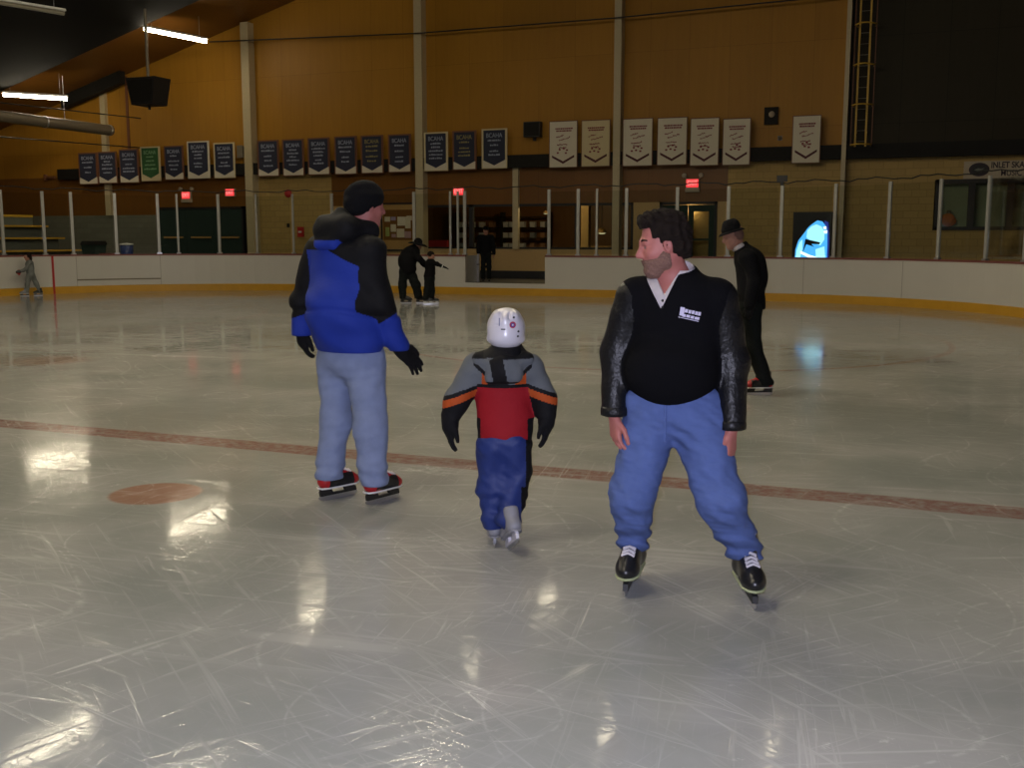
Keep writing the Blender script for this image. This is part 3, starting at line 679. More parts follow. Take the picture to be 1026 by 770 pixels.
p = at(240.2, 152, WY - .30); mb = MB(); mb.box((-.13, .0, -.2), (.13, .29, .2)); mb.box((-.14, -.012, -.22), (.14, 0, -.19)); mb.box((-.14, -.012, .19), (.14, 0, .22)); o = mb.build('control_cabinet', M['duct']); o.location = p; tag(o, 'grey electrical cabinet left of the first tall column', 'cabinet')

# sign over the right-hand window
a, b = at(966, 163, WY), Vector((3.5, WY, 0)); zt, zb = at(990, 161.5, WY).z, at(990, 179, WY).z
e = empty('rink_sign', ((a.x + b.x)/2, WY - .02, zb)); tag(e, 'cream signboard with dark oval emblem above the right hand window', 'sign')
hw = (b.x - a.x) / 2; h = zt - zb
mb = MB(); mb.box((-hw, -.03, 0), (hw, .019, h)); mb.build('sign_board', M['sign_white'], e)
cx = at(981, 170, WY).x - e.location.x
ell = lambda rx, rz, y0, y1: MB().prism([(cx + rx * math.cos(2*math.pi*k/28), h * .52 + rz * math.sin(2*math.pi*k/28)) for k in range(28)], y0, y1)
ell(.265, .185, -.036, -.031).build('emblem', M['dark_letter'], e)
o = ell(.20, .125, -.040, -.0365).build('emblem_centre', M['black_base'], e)
mb = MB(); mb.prism([(cx - .13, h*.50), (cx - .03, h*.60), (cx + .05, h*.56), (cx + .14, h*.60), (cx + .06, h*.46), (cx - .04, h*.44)], -.044, -.0405); mb.build('emblem_mark', M['greygreen'], e)
mb = MB(); x1 = at(993, 168, WY).x - e.location.x
put_text(mb, 'INLET SKATE', .23, x1 + .51, -.034, h * .74, fit=1.02, bold=.006); put_text(mb, 'MUSIC', .23, at(1013, 176, WY).x - e.location.x, -.034, h * .28, fit=.52, bold=.003)
mb.build('lettering', M['dark_letter'], e)
# orange bundle on the sill of that window
p = at(950, 224.5, WY + .16); e = empty('orange_bag', (p.x, WY + .17, 1.95)); tag(e, 'crumpled orange bag on the sill behind the right hand window', 'bag')
def blob(rx, ry, rz, c, seed, n=20):
    rnd = random.Random(seed); ph = [rnd.uniform(0, 6) for _ in range(6)]; mb = MB(); vs = []; fs = []
    for i in range(n + 1):
        t = math.pi * i / n
        for k in range(2 * n):
            a = math.pi * k / n; w = 1 + .12 * math.sin(3*a + ph[0]) * math.sin(2*t + ph[1]) + .08 * math.sin(5*a + ph[2] + 3*t)
            vs.append((c[0] + rx*w*math.sin(t)*math.cos(a), c[1] + ry*w*math.sin(t)*math.sin(a), c[2] + rz*math.cos(t)))
    m2 = 2 * n
    for i in range(n):
        for k in range(m2): fs.append((i*m2+k, i*m2+(k+1) % m2, (i+1)*m2+(k+1) % m2, (i+1)*m2+k))
    return mb.add(vs, fs, 0, True)
blob(.19, .055, .19, (0, 0, .19), 3).build('bag_body', M['orange'], e)
mb = MB(); mb.tube([(-.05, 0, .36), (-.04, 0, .45), (.04, 0, .45), (.06, 0, .36)], .014, 6); mb.build('bag_handle', M['wood_frame'], e)

# caged ladder on the dark wall
px0, px1 = 859.5, 870
a, b = at(px0, 80, WY - .3), at(px1, 80, WY - .3)
zb, zt = at(865, 147, WY - .3).z, 9.6
la = empty('wall_ladder', ((a.x + b.x)/2, WY - .3, zb)); tag(la, 'tall yellow caged ladder fixed to the dark wall at right', 'ladder')
hw = (b.x - a.x)/2; H = zt - zb
for s in (-1, 1):
    mb = MB(); mb.box((s*hw - .025, -.02, 0), (s*hw + .025, .02, H)); mb.build('rail', M['yellow'], la)
nr = int(H / .3)
for i in range(nr): mb = MB(); mb.tube([(-hw, 0, .15 + i*.3), (hw, 0, .15 + i*.3)], .008, 6); mb.build('rung', M['duct'], la)
zz = .0
for i in range(5):
    mb = MB(); mb.tube([(-hw - .06, .06, .03 + i*1.1), (-hw - .10, -.30, .03 + i*1.1), (-hw*.6, -.60, .03 + i*1.1), (hw*.6, -.60, .03 + i*1.1), (hw + .18, -.30, .03 + i*1.1), (hw + .14, .06, .03 + i*1.1)], .022, 6); mb.build('cage_hoop', M['yellow'], la)
for s, y in ((hw + .18, -.30), (-hw - .1, -.3)):
    mb = MB(); mb.box((s - .012, y - .006, 0), (s + .012, y + .006, H)); mb.build('cage_strap', M['wood_frame'], la)
for zq in (.4, H - .6):
    for s in (-1, 1): mb = MB(); mb.box((s*hw - .02, .02, zq), (s*hw + .02, .299, zq + .05)); mb.build('stand_off', M['yellow'], la)

# drinks machine with lit front
a, b = at(795, 213, WY - .8), at(833.5, 213, WY - .8); vz = at(812, 212.5, WY - .8).z
vm = empty('vending_machine', ((a.x + b.x)/2, WY - .4, FZ)); tag(vm, 'black vending machine with glowing blue front behind the boards at right', 'vending machine')
hw = (b.x - a.x)/2; H = vz - FZ
mb = MB(); mb.box((-hw, -.4, .06), (hw, .38, H)); mb.box((-hw + .05, -.34, 0), (hw - .05, .34, .06)); mb.build('cabinet', M['black'], vm)
mb = MB(); mb.box((-hw + .03, -.41, .25), (hw - .14, -.401, H - .04)); pf = mb.build('front_panel', M['black_base'], vm)
mb = MB(); mb.box((hw - .12, -.415, .8), (hw - .03, -.401, 1.5)); mb.build('coin_panel', M['duct'], vm)
def vpx(px, py): p = at(px, py, WY - .82); return (p.x - vm.location.x, p.z - FZ)
BL = [glow('screen_sky_blue', (0.06, .42, 1.0), 1.35), glow('screen_pale_blue', (0.32, .78, 1.0), 1.6), glow('screen_deep_blue', (0.0, .02, .30), .9), glow('screen_white', (.75, .93, 1.0), 2.2)]
art = MB()
def blobart(pts, m, d): art.prism([vpx(*q) for q in pts], -.418 - d, -.4105 - d, m)
blobart([(826,221),(830,223),(831,240),(830,258),(829,264),(824,264),(826,240)], 2, 0)
blobart([(796,264),(797,250),(800,241),(804,236),(807,232),(809,229),(812,226),(816,223),(819,221),(824,222),(827,226),(829,232),(829,246),(828,264),(820,264),(812,262),(803,258),(800,264)], 0, .001)
blobart([(809,231),(813,227),(818,225),(823,227),(826,232),(826,240),(822,246),(815,244),(808,238)], 1, .010)
blobart([(797,262),(798,252),(801,243),(804,240),(804,250),(801,260)], 1, .010)
blobart([(817,250),(826,247),(827,263),(818,262)], 1, .010)
blobart([(825,227.5),(828,227),(828,229.5),(826,230)], 3, .020); blobart([(825.5,231.5),(829,231),(828.5,234),(826,234)], 3, .020)
blobart([(802,251.5),(812,256),(822,259),(822,261),(811,258.5),(802,254)], 3, .020)
art.build('lit_picture', BL, vm)
mb = MB(); mb.prism([vpx(*q) for q in ((807,239.5),(822,243),(821,245),(813,244.5),(816,247.5),(808,245),(804,254),(806,245))], -.452, -.444); mb.build('picture_marks', M['black_base'], vm)

# notice board beside the first lobby window
a, b = at(384, 228, WY), at(416, 228, WY); zt, zb = at(400, 205, WY).z, at(400, 250, WY).z
nb = empty('notice_board', ((a.x + b.x)/2, WY - .02, zb)); tag(nb, 'notice board covered with pale papers behind the man in the black toque', 'notice board')
hw = (b.x - a.x)/2; h = zt - zb
mb = MB(); mb.box((-hw, -.02, 0), (hw, .018, h)); mb.build('board', M['oak'], nb)
mb = MB(); mb.box((-hw - .06, -.05, -.06), (hw + .06, .018, 0)); mb.box((-hw - .06, -.05, h), (hw + .06, .018, h + .06)); mb.box((-hw - .06, -.05, 0), (-hw, .018, h)); mb.build('frame', M['black_base'], nb)
mb = MB(); mb.box((-hw + .04, -.028, .32), (hw - .05, -.021, h - .18)); mb.build('pin_field', M['wood_low'], nb)
rnd = random.Random(5); pm = [M['paper'], M['white_cloth'], plain('pink_paper', (.38, .24, .25), .8), plain('green_paper', (.30, .36, .10), .8), plain('lilac_paper', (.30, .25, .38), .8)]
for i, (x, z, w, hh, c) in enumerate(((-.9,.8,.3,.22,0),(-.5,.85,.28,.16,4),(-.05,.62,.5,.4,1),(.45,.5,.3,.5,0),(-.85,.15,.22,.42,3),(-.5,.35,.3,.34,0),(-.45,.1,.24,.16,2),(-.1,.1,.42,.4,0),(.4,.08,.36,.3,2),(.55,.85,.3,.2,0))):
    x = x * hw * .95; mb = MB(); mb.box((x, -.034 - .0015 * i, .33 + z * .78), (min(x + w * .7, hw - .06), -.0285 - .0015 * i, .33 + z * .78 + hh * .75)); mb.build('paper', pm[c], nb)

# lobby furniture
def lbl(o, *a): tag(o, *a)
e = empty('rental_rack', (at(500, 230, WY + 4.6).x, WY + 5.0, FZ)); tag(e, 'dark shelf rack with small pale goods in the lobby behind the standing person', 'shelf')
mb = MB()
for s in (-1.9, 0, 1.9): mb.box((s - .03, -.2, 0), (s + .03, .2, 2.3))
mb.build('side_panel', M['wood_dark'], e)
for zq in (.5, .9, 1.3, 1.7, 2.1): mb = MB(); mb.box((-1.87, -.2, zq), (1.87, .2, zq + .03)); mb.build('shelf', M['wood_dark'], e)
ord_s = ['lowest', 'second', 'third', 'fourth', 'top']
rnd = random.Random(9); box_proto = None
cols = [plain('pale_box', (.55, .55, .52), .6), plain('grey_box', (.25, .27, .28), .6), plain('brown_box', (.28, .14, .06), .6)]
cn = ['pale', 'grey', 'brown']
protos = {}
for zi, zq in enumerate((.93, 1.33, 1.73)):
    for xi in range(9):
        if rnd.random() < .12: continue
        c = rnd.choice((0, 0, 1, 2)); x = -1.7 + xi * .42
        if abs(x) < .1: x += .17
        if c not in protos:
            mb = MB(); mb.box((-.09, -.12, 0), (.09, .12, .17)); mb.box((-.095, -.125, .17), (.095, .125, .20)); o = mb.build('goods_box', cols[c]); protos[c] = o
        else: o = protos[c].copy(); COL.objects.link(o)
        o.location = (e.location.x + x, e.location.y - .02, FZ + zq + .004)
        tag(o, 'small %s box on the lobby rack' % cn[c], 'box', 'small %s boxes on the lobby rack' % cn[c])
e = empty('lobby_pillar', (at(587, 230, WY + 2).x, WY + 2, FZ)); tag(e, 'pale yellow pillar inside the lobby behind the windows', 'pillar')
mb = MB(); mb.box((-.13, -.13, .0), (.13, .13, 2.79)); mb.build('shaft', M['tan'], e); mb = MB(); mb.box((-.16, -.16, 0), (.16, .16, .12)); mb.build('foot', M['oak'], e)
e = empty('lobby_counter', (at(604, 240, WY + 3).x, WY + 3.2, FZ)); tag(e, 'brown serving counter in the lobby right of the yellow pillar', 'counter')
mb = MB(); mb.box((-.8, -.3, 0), (.8, .3, 1.0)); mb.build('front', M['wood_low'], e); mb = MB(); mb.box((-.86, -.36, 1.0), (.86, .36, 1.05)); mb.build('top', M['oak'], e)
for i, (px, py, dy) in enumerate(((603, 233.5, 3.1), (547, 214, 3.0))):
    p = at(px, py, WY + dy); e = empty('pendant_lamp', p); tag(e, ('glowing pale dome lamp above the lobby counter', 'small glowing lamp deep in the lobby near the middle window')[i], 'lamp')
    r = .17 if i == 0 else .1
    mb = MB(); mb.lathe([(.02, r), (r * .6, r * .8), (r, r * .1), (r, 0)], n=18); mb.build('shade', M['oak'], e)
    mb = MB(); mb.lathe([(0, -r * .3), (r * .6, -r * .2), (r * .9, r * .05), (r * .5, r * .5)], n=18); mb.build('bulb', M['bulb'], e)
    mb = MB(); mb.tube([(0, 0, r), (0, 0, 3.1 - p.z)], .01, 6); mb.build('flex', M['black'], e)
p = at(436, 243, WY + 1.2); e = empty('lobby_bench', (p.x, WY + 1.2, FZ)); tag(e, 'red padded bench seen through the lobby window left of the gate', 'bench')
mb = MB(); mb.box((-.4, -.25, .35), (.4, .25, .48)); mb.build('seat', M['red'], e); mb = MB(); mb.box((-.4, .15, .48), (.4, .27, 1.25)); mb.build('backrest', M['red'], e)
for sx in (-.34, .34):
    for sy in (-.2, .2): mb = MB(); mb.box((sx - .03, sy - .03, 0), (sx + .03, sy + .03, .35)); mb.build('leg', M['black'], e)
ll = bpy.data.lights.new('lobby_lamp', 'POINT'); ll.energy = 130; ll.color = (1, .72, .38); ll.shadow_soft_size = .2; ll.specular_factor = 0; lo = bpy.data.objects.new('lobby_lamp', ll); COL.objects.link(lo); lo.location = (-12.5, WY + .95, 3.0)
ll = bpy.data.lights.new('vestibule_lamp', 'POINT'); ll.energy = 8; ll.color = (1, .72, .38); ll.shadow_soft_size = .1; lo = bpy.data.objects.new('vestibule_lamp', ll); COL.objects.link(lo); lo.location = (-7.2, WY + .18, 2.5)

# ---------------------------------------------------------------- left corner behind the boards
bl = empty('bleachers', (-28.0, 24.0, FZ)); tag(bl, 'grey green bleachers with yellow edged bench rows in the left corner', 'bleachers')
rows = [(0.0, .50), (-.75, .92), (-1.5, 1.35), (-2.25, 1.78)]
for i, (x, z) in enumerate(rows):
    mb = MB(); mb.box((x - .75, -4, 0), (x - .32, 5.6, z - .05)); mb.build('riser', M['greygreen'], bl)
    mb = MB(); mb.box((x - .34, -4, z - .06), (x, 5.6, z)); mb.build('bench_plank', M['yellow'], bl)
mb = MB(); mb.box((-3.1, -4, 0), (-3.0, 5.6, 2.08)); mb.build('back_panel', M['greygreen'], bl)
mb = MB(); mb.box((-3.12, -4, 2.08), (-2.98, 5.6, 2.16)); mb.build('top_rail', M['yellow'], bl)
p = at(94, 248, 30.5); e = empty('waste_bin', (p.x, 30.5, FZ)); tag(e, 'dark green wheeled waste bin right of the bleachers', 'bin')
mb = MB(); mb.hexa([(-.24, -.22, .06), (.24, -.22, .06), (.24, .22, .06), (-.24, .22, .06), (-.32, -.3, 1.08), (.32, -.3, 1.08), (.32, .3, 1.08), (-.32, .3, 1.08)]); mb.build('body', M['bin'], e)
mb = MB(); mb.hexa([(-.35, -.33, 1.08), (.35, -.33, 1.08), (.35, .33, 1.08), (-.35, .33, 1.08), (-.30, -.26, 1.22), (.30, -.26, 1.22), (.30, .30, 1.22), (-.30, .30, 1.22)]); mb.build('lid', M['black'], e)
for s in (-.2, .2): mb = MB(); mb.lathe([(0, -.03), (.08, -.03), (.08, .03), (0, .03)], (s, .2, .08), 14, axis='x'); mb.build('wheel', M['black'], e)
p = at(127, 250, 30.8); e = empty('drink_cooler', (p.x, 30.8, FZ)); tag(e, 'blue drink cooler with a white lid on a low stand behind the boards', 'cooler')
mb = MB(); mb.box((-.2, -.2, 0), (.2, .2, .50)); mb.build('stand', M['greygreen'], e)
mb = MB(); mb.lathe([(0, .50), (.21, .50), (.235, 1.06), (.0, 1.06)], n=22); mb.build('body', M['blue_plastic'], e)
mb = MB(); mb.lathe([(.0, 1.06), (.25, 1.06), (.25, 1.12), (.0, 1.15)], n=22); mb.build('lid', M['white'], e)
mb = MB(); mb.tube([(0, -.215, .58), (0, -.27, .58), (0, -.27, .54)], .02, 8); mb.build('tap', M['white'], e)
p = at(110, 254, 30.2); e = empty('floor_mat_roll', (p.x, 30.2, FZ)); 
tag(e, 'low red brown box between the bin and the blue cooler', 'box')
mb = MB(); mb.box((-.26, -.2, 0), (.26, .2, .72)); mb.build('body', M['cap'], e); mb = MB(); mb.box((-.28, -.22, .72), (.28, .22, .78)); mb.build('lid', M['cap'], e)
e.name = 'storage_box'

# ================================================================ figures
# every garment and body is one surface drawn from blended tapering limbs (a distance field turned into a mesh)
def V3(p): return np.array(p, dtype=np.float32)
def cone(a, b, r1, r2, k=.03, sq=None): return ('c', V3(a), V3(b), r1, r2, k, sq)     # tapering limb; sq = (axis, factor) flattens it
def ell(c, r, k=.03, ax=None): return ('e', V3(c), V3(r), ax, k)                      # ellipsoid, ax = 3x3 rows of its axes
def cut(p): return ('-', p)
def fcut(f): return ('f', f)                                                          # keep where f <= 0
def chain(pts, rs, k=.03, sq=None): return [cone(pts[i], pts[i+1], rs[i], rs[i+1], k, sq) for i in range(len(pts) - 1)]
def prim_d(p, P):
    if p[0] == 'c':
        _, a, b, r1, r2, k, sq = p
        Q = P
        if sq is not None:
            n = V3(sq[0]); n = n / np.linalg.norm(n); g = 1 / sq[1] - 1
            Q = P + np.outer((P - a) @ n, n) * g; b2 = b + n * float((b - a) @ n) * g
        else: b2 = b
        ab = b2 - a; L2 = float(ab @ ab) + 1e-12
        t = np.clip(((Q - a) @ ab) / L2, 0, 1)
        return np.linalg.norm(Q - a - t[:, None] * ab, axis=1) - (r1 + (r2 - r1) * t)
    if p[0] == 'g': return field(p[1], P)
    if p[0] == 'e':
        _, c, r, ax, k = p
        Q = P - c
        if ax is not None: Q = Q @ np.asarray(ax, dtype=np.float32).T
        q = Q / r; l = np.linalg.norm(q, axis=1) + 1e-9
        return l * (l - 1) / (np.linalg.norm(q / r, axis=1) + 1e-9)
def smin(a, b, k):
    h = np.clip(.5 + .5 * (b - a) / k, 0, 1); return b + (a - b) * h - k * h * (1 - h)
def field(prims, P):
    d = None
    for p in prims:
        if p[0] == '-': d = -smin(-d, prim_d(p[1], P), .006)
        elif p[0] == 'f': d = np.maximum(d, p[1](P).astype(np.float32))
        elif p[0] == 'n': d = d + p[1](P).astype(np.float32)
        else:
            q = prim_d(p, P); d = q if d is None else smin(d, q, p[5] if p[0] == 'c' else p[2] if p[0] == 'g' else p[4])
    return d
def bounds(prims):
    lo, hi = np.full(3, 1e9), np.full(3, -1e9)
    for p in prims:
        if p[0] == 'c': 
            for q, r in ((p[1], p[3]), (p[2], p[4])): lo = np.minimum(lo, q - r); hi = np.maximum(hi, q + r)
        elif p[0] == 'g': l2, h2 = bounds(p[1]); lo = np.minimum(lo, l2 + .03); hi = np.maximum(hi, h2 - .03)
        elif p[0] == 'e': r = float(max(p[2])); lo = np.minimum(lo, p[1] - r); hi = np.maximum(hi, p[1] + r)
    return lo - .03, hi + .03
def group(prims, k=.03): return ('g', prims, k)
def surface(prims, vox):
    lo, hi = bounds(prims); B = 8
    nb = np.ceil((hi - lo) / (vox * B)).astype(int) + 1
    N = nb * B
    ctr = [(lo[i] + (np.arange(nb[i]) * B + (B - 1) / 2) * vox).astype(np.float32) for i in range(3)]
    G = np.stack(np.meshgrid(*ctr, indexing='ij'), -1).reshape(-1, 3)
    dc = field(prims, G)
    D = np.repeat(np.repeat(np.repeat(dc.reshape(nb), B, 0), B, 1), B, 2).astype(np.float32)
    act = np.argwhere(np.abs(dc.reshape(nb)) < vox * B * 0.9 * 1.9 + .012)
    off = np.stack(np.meshgrid(*[np.arange(B)] * 3, indexing='ij'), -1).reshape(-1, 3)
    for s in range(0, len(act), 400):
        I = (act[s:s+400, None, :] * B + off[None]).reshape(-1, 3)
        D[I[:, 0], I[:, 1], I[:, 2]] = field(prims, (lo + I * vox).astype(np.float32))
    S = D < 0
    c = np.zeros(np.array(S.shape) - 1, dtype=np.int8)
    for dx in (0, 1):
        for dy in (0, 1):
            for dz in (0, 1): c += S[dx:S.shape[0]-1+dx, dy:S.shape[1]-1+dy, dz:S.shape[2]-1+dz]
    cells = np.argwhere((c > 0) & (c < 8))
    idx = np.full(c.shape, -1, dtype=np.int64); idx[tuple(cells.T)] = np.arange(len(cells))
    acc = np.zeros((len(cells), 3)); cnt = np.zeros(len(cells))
    cor = [np.array(q) for q in ((0,0,0),(1,0,0),(0,1,0),(1,1,0),(0,0,1),(1,0,1),(0,1,1),(1,1,1))]
    for a in range(8):
        for b in range(a + 1, 8):
            if np.abs(cor[a] - cor[b]).sum() != 1: continue
            da, db = D[tuple((cells + cor[a]).T)], D[tuple((cells + cor[b]).T)]
            m = (da < 0) != (db < 0); t = np.where(m, da / np.where(m, da - db, 1), 0)
            acc += m[:, None] * (cor[a] + t[:, None] * (cor[b] - cor[a])); cnt += m
    V = lo + (cells + acc / cnt[:, None]) * vox
    F = []
    for ax in range(3):
        u, w = (ax + 1) % 3, (ax + 2) % 3
        sl0 = [slice(None)] * 3; sl1 = [slice(None)] * 3; sl0[ax] = slice(0, -1); sl1[ax] = slice(1, None)
        A, Bq = S[tuple(sl0)], S[tuple(sl1)]
        e = np.argwhere(A != Bq)
        e = e[(e[:, u] > 0) & (e[:, w] > 0) & (e[:, u] < c.shape[u]) & (e[:, w] < c.shape[w])]
        flip = A[tuple(e.T)]
        def ix(du, dw):
            q = e.copy(); q[:, u] -= du; q[:, w] -= dw; return idx[tuple(q.T)]
        q = np.stack([ix(1, 1), ix(0, 1), ix(0, 0), ix(1, 0)], 1)
        q[~flip] = q[~flip][:, ::-1]
        F.append(q)
    F = np.concatenate(F); F = F[(F >= 0).all(1)]
    return V.astype(np.float32), F
def sdf_mesh(name, prims, vox, mats, parent=None, pick=None, smooth_it=2, loc=None, rotz=0.0):
    V, F = surface(prims, vox)
    for _ in range(smooth_it):                                   # even out the grid steps
        acc = np.zeros_like(V); cnt = np.zeros(len(V), dtype=np.float32)
        for a in range(4):
            i, j = F[:, a], F[:, (a + 1) % 4]
            for q in range(3): acc[:, q] += np.bincount(i, V[j, q], len(V)) + np.bincount(j, V[i, q], len(V))
            cnt += np.bincount(i, minlength=len(V)) + np.bincount(j, minlength=len(V))
        V = V * .5 + acc / np.maximum(cnt, 1)[:, None] * .5
    me = bpy.data.meshes.new(name)
    me.vertices.add(len(V)); me.vertices.foreach_set('co', V.astype(np.float32).ravel())
    me.loops.add(len(F) * 4); me.loops.foreach_set('vertex_index', F.astype(np.int32).ravel())
    me.polygons.add(len(F)); me.polygons.foreach_set('loop_start', np.arange(0, len(F) * 4, 4, dtype=np.int32))
    mats = mats if isinstance(mats, (list, tuple)) else [mats]
    for m in mats: me.materials.append(m)
    if pick is not None: me.polygons.foreach_set('material_index', pick(V[F].mean(1)).astype(np.int32))
    me.polygons.foreach_set('use_smooth', np.ones(len(F), dtype=bool))
    me.update(calc_edges=True); me.validate()
    o = bpy.data.objects.new(name, me); COL.objects.link(o)
    if parent is not None: o.parent = parent
    if loc is not None: o.location = loc; o.rotation_euler = (0, 0, rotz)
    return o
def folds(amp, freq, seed, z0=None, z1=None):                    # cloth wrinkles
    r = np.random.RandomState(seed); ks = r.normal(0, 1, (7, 3)) * freq; ks[:, 2] *= 1.5; ph = r.uniform(0, 6.28, 7)
    def f(P):
        s = 0
        for q, h in zip(ks, ph): s = s + np.sin(P @ q.astype(np.float32) + h + 1.3 * np.sin(P[:, 2] * freq * .7 + h))
        w = 1.0
        if z0 is not None: w = np.clip((P[:, 2] - z0) / .03, 0, 1) * np.clip((z1 - P[:, 2]) / .03, 0, 1)
        return amp * s / 3.0 * w
    return ('n', f)
def bunch(amp, freq, z0, z1):                                    # rings of slack cloth round an ankle or a cuff
    return ('n', lambda P: -amp * np.sin(P[:, 2] * freq + 6 * P[:, 0] + 4 * np.sin(9 * P[:, 1])) * np.clip((P[:, 2] - z0) / .02, 0, 1) * np.clip((z1 - P[:, 2]) / .05, 0, 1))
def unit(v): v = np.array(v, dtype=float); return v / np.linalg.norm(v)
def axes(fwd, up):                                               # rows: forward, side (figure's left), up
    f = unit(fwd); s = unit(np.cross(up, f)); u = np.cross(f, s); return np.stack([f, s, u])
def head_prims(c, fwd, up, s=1.0, nose=True):
    A = axes(fwd, up); c = np.array(c, dtype=float)
    def L(f, sd, u): return c + (A[0] * f + A[1] * sd + A[2] * u) * s
    e = lambda p, r, k: ell(L(*p), np.array(r) * s, k * s, A)
    out = [e((-.018, 0, .035), (.100, .078, .098), .02), e((.028, 0, -.040), (.070, .060, .088), .04), e((-.02, 0, -.03), (.075, .066, .07), .03),
           cone(L(.0, .046, -.075), L(.062, .012, -.108), .024*s, .022*s, .03*s), cone(L(.0, -.046, -.075), L(.062, -.012, -.108), .024*s, .022*s, .03*s),
           cone(L(.074, .034, .020), L(.082, 0, .022), .013*s, .014*s, .015*s), cone(L(.074, -.034, .020), L(.082, 0, .022), .013*s, .014*s, .015*s),
           e((.055, .040, -.030), (.028, .022, .024), .02), e((.055, -.040, -.030), (.028, .022, .024), .02)]
    for sg in (1, -1):
        out.append(cut(ell(L(.096, .034*sg, .000), np.array((.020, .018, .013)) * s, .01, A)))
        out.append(ell(L(.070, .033*sg, .000), np.array((.014, .014, .013)) * s, .004*s, A))
    if nose:
        out += [cone(L(.088, 0, .012), L(.112, 0, -.030), .009*s, .014*s, .012*s), cone(L(.100, .010, -.036), L(.100, -.010, -.036), .010*s, .010*s, .008*s)]
    out += [cone(L(.083, .018, -.062), L(.083, -.018, -.062), .009*s, .009*s, .008*s), cone(L(.081, .015, -.074), L(.081, -.015, -.074), .010*s, .010*s, .006*s)]
    for sg in (1, -1):
        EA = axes(A[0] * .95 + A[1] * .3 * sg, A[2])
        out.append(ell(L(-.012, .076*sg, -.010), np.array((.024, .010, .034)) * s, .006*s, EA))
        out.append(cut(ell(L(-.006, .088*sg, -.006), np.array((.012, .007, .019)) * s, .004, EA)))
    return out, L, A
def hand_prims(w, d, n, t, s=1.0, curl=(.35, .55, .5), spread=.06, fat=1.0, thumb=(.55, .25)):
    """w wrist, d towards the fingers, n out of the palm, t towards the thumb"""
    d, n, t = unit(d), unit(n), unit(t); w = np.array(w, dtype=float); out = []
    X = lambda a, b, c: w + (d * a + t * b + n * c) * s
    kn = [(.092, .030), (.096, .010), (.090, -.010), (.082, -.028)]; ln = [.072, .080, .074, .058]; rd = [.0092, .0096, .0092, .0082]
    for (ka, kb), l, r in zip(kn, ln, rd):
        r = r * fat * s
        out.append(cone(X(.005, kb * .55, 0), X(ka, kb, 0), .016*s*fat, .0125*s*fat, .014*s))
    for i, ((ka, kb), l, r) in enumerate(zip(kn, ln, rd)):
        r = r * fat * s; p = X(ka, kb, 0); a = 0.0; side = (1.5 - i) * spread
        for seg, (fr, cu) in enumerate(zip((.45, .32, .26), curl)):
            a += cu; q = p + (d * math.cos(a) + n * math.sin(a) + t * side * math.cos(a)) * l * fr * s
            out.append(cone(p, q, r * (1.05 - .1 * seg), r * (.97 - .1 * seg), .004*s)); p = q
    p = X(.022, .024, .004)
    q = p + unit(d * .75 + t * thumb[0] * 1.2 + n * .25) * .045 * s; out.append(cone(p, q, .0165*s*fat, .0125*s*fat, .012*s))
    q2 = q + unit(d * 1.0 + t * .18 + n * thumb[1]) * .034 * s; out.append(cone(q, q2, .0118*s*fat, .0105*s*fat, .005*s))
    q3 = q2 + unit(d * 1.0 - t * .05 + n * thumb[1] * 1.3) * .027 * s; out.append(cone(q2, q3, .0105*s*fat, .0085*s*fat, .004*s))
    return out

def cloth(name, col, rough=.85, var=.12, scale=40, bump=.25, bscale=260, spec=.2): return plain(name, col, rough, 0, spec, var, scale, bump, bscale)
M['skin'] = plain('skin', (.37, .130, .108), .55, 0, .35, .10, 30, .08, 300)
M['skin_far'] = plain('skin_far_face', (.34, .17, .12), .6, 0, .3, .08, 30)  # skin tone of the distant figures
M['hair'] = plain('dark_brown_hair', (.012, .008, .006), .8, 0, .12, .6, 160, .6, 350)
M['beard'] = plain('greying_beard', (.19, .105, .080), .9, 0, .2, .6, 150, .7, 320)
M['eye'] = plain('eye', (.10, .07, .06), .25, 0, .5, .05)
M['knit_black'] = cloth('black_wool', (.0045, .0045, .0055), .95, spec=.06)
M['leather'] = plain('black_leather', (.006, .006, .007), .42, 0, .28, .2, 12, .5, 45)
M['shirt'] = cloth('pale_grey_shirt', (.46, .42, .43))
M['jean'] = cloth('blue_denim', (.078, .118, .29), .85, .18, 18, .3, 300)
M['jean_grey'] = cloth('faded_grey_blue_denim', (.215, .265, .42), .85, .16, 18, .3, 300)
M['jacket_blue'] = cloth('royal_blue_nylon', (.014, .036, .30), .7, .08, 10, .2, 60)
M['jacket_black'] = cloth('black_nylon', (.005, .005, .006), .75, .1, 10, .2, 60)
M['glove'] = cloth('black_glove', (.005, .005, .006), .85)
M['toque'] = cloth('black_toque_knit', (.004, .004, .005), .95, bump=.6, bscale=180)
M['coat_dark'] = cloth('black_coat', (.007, .007, .008), .9, spec=.08)
M['trouser_dark'] = cloth('charcoal_trousers', (.010, .012, .012), .9, spec=.08)
M['red_nylon'] = cloth('red_nylon', (.27, .008, .014), .75, .08, 10, .2, 60)
M['grey_nylon'] = cloth('grey_nylon', (.105, .115, .125), .75, .08, 10, .2, 60)
M['orange_nylon'] = cloth('orange_nylon', (.38, .065, .012), .75, .08, 10, .2, 60)
M['pants_blue'] = cloth('navy_blue_snow_pants', (.012, .028, .145), .6, .1, 10, .25, 50, .4)
M['skate_red'] = plain('red_skate_plastic', (.40, .012, .018), .35)
M['skate_black'] = plain('black_skate_boot', (.010, .010, .011), .32, 0, .5)
M['skate_grey'] = plain('grey_skate_boot', (.24, .24, .26), .5)
M['lace'] = plain('white_lace', (.55, .52, .55), .8)
M['lime'] = plain('pale_lime_piping', (.36, .40, .22), .6)
M['helmet'] = plain('white_helmet_plastic', (.60, .58, .63), .28, 0, .5, .04)
M['grey_cloth'] = cloth('grey_tracksuit', (.16, .17, .16), .9)

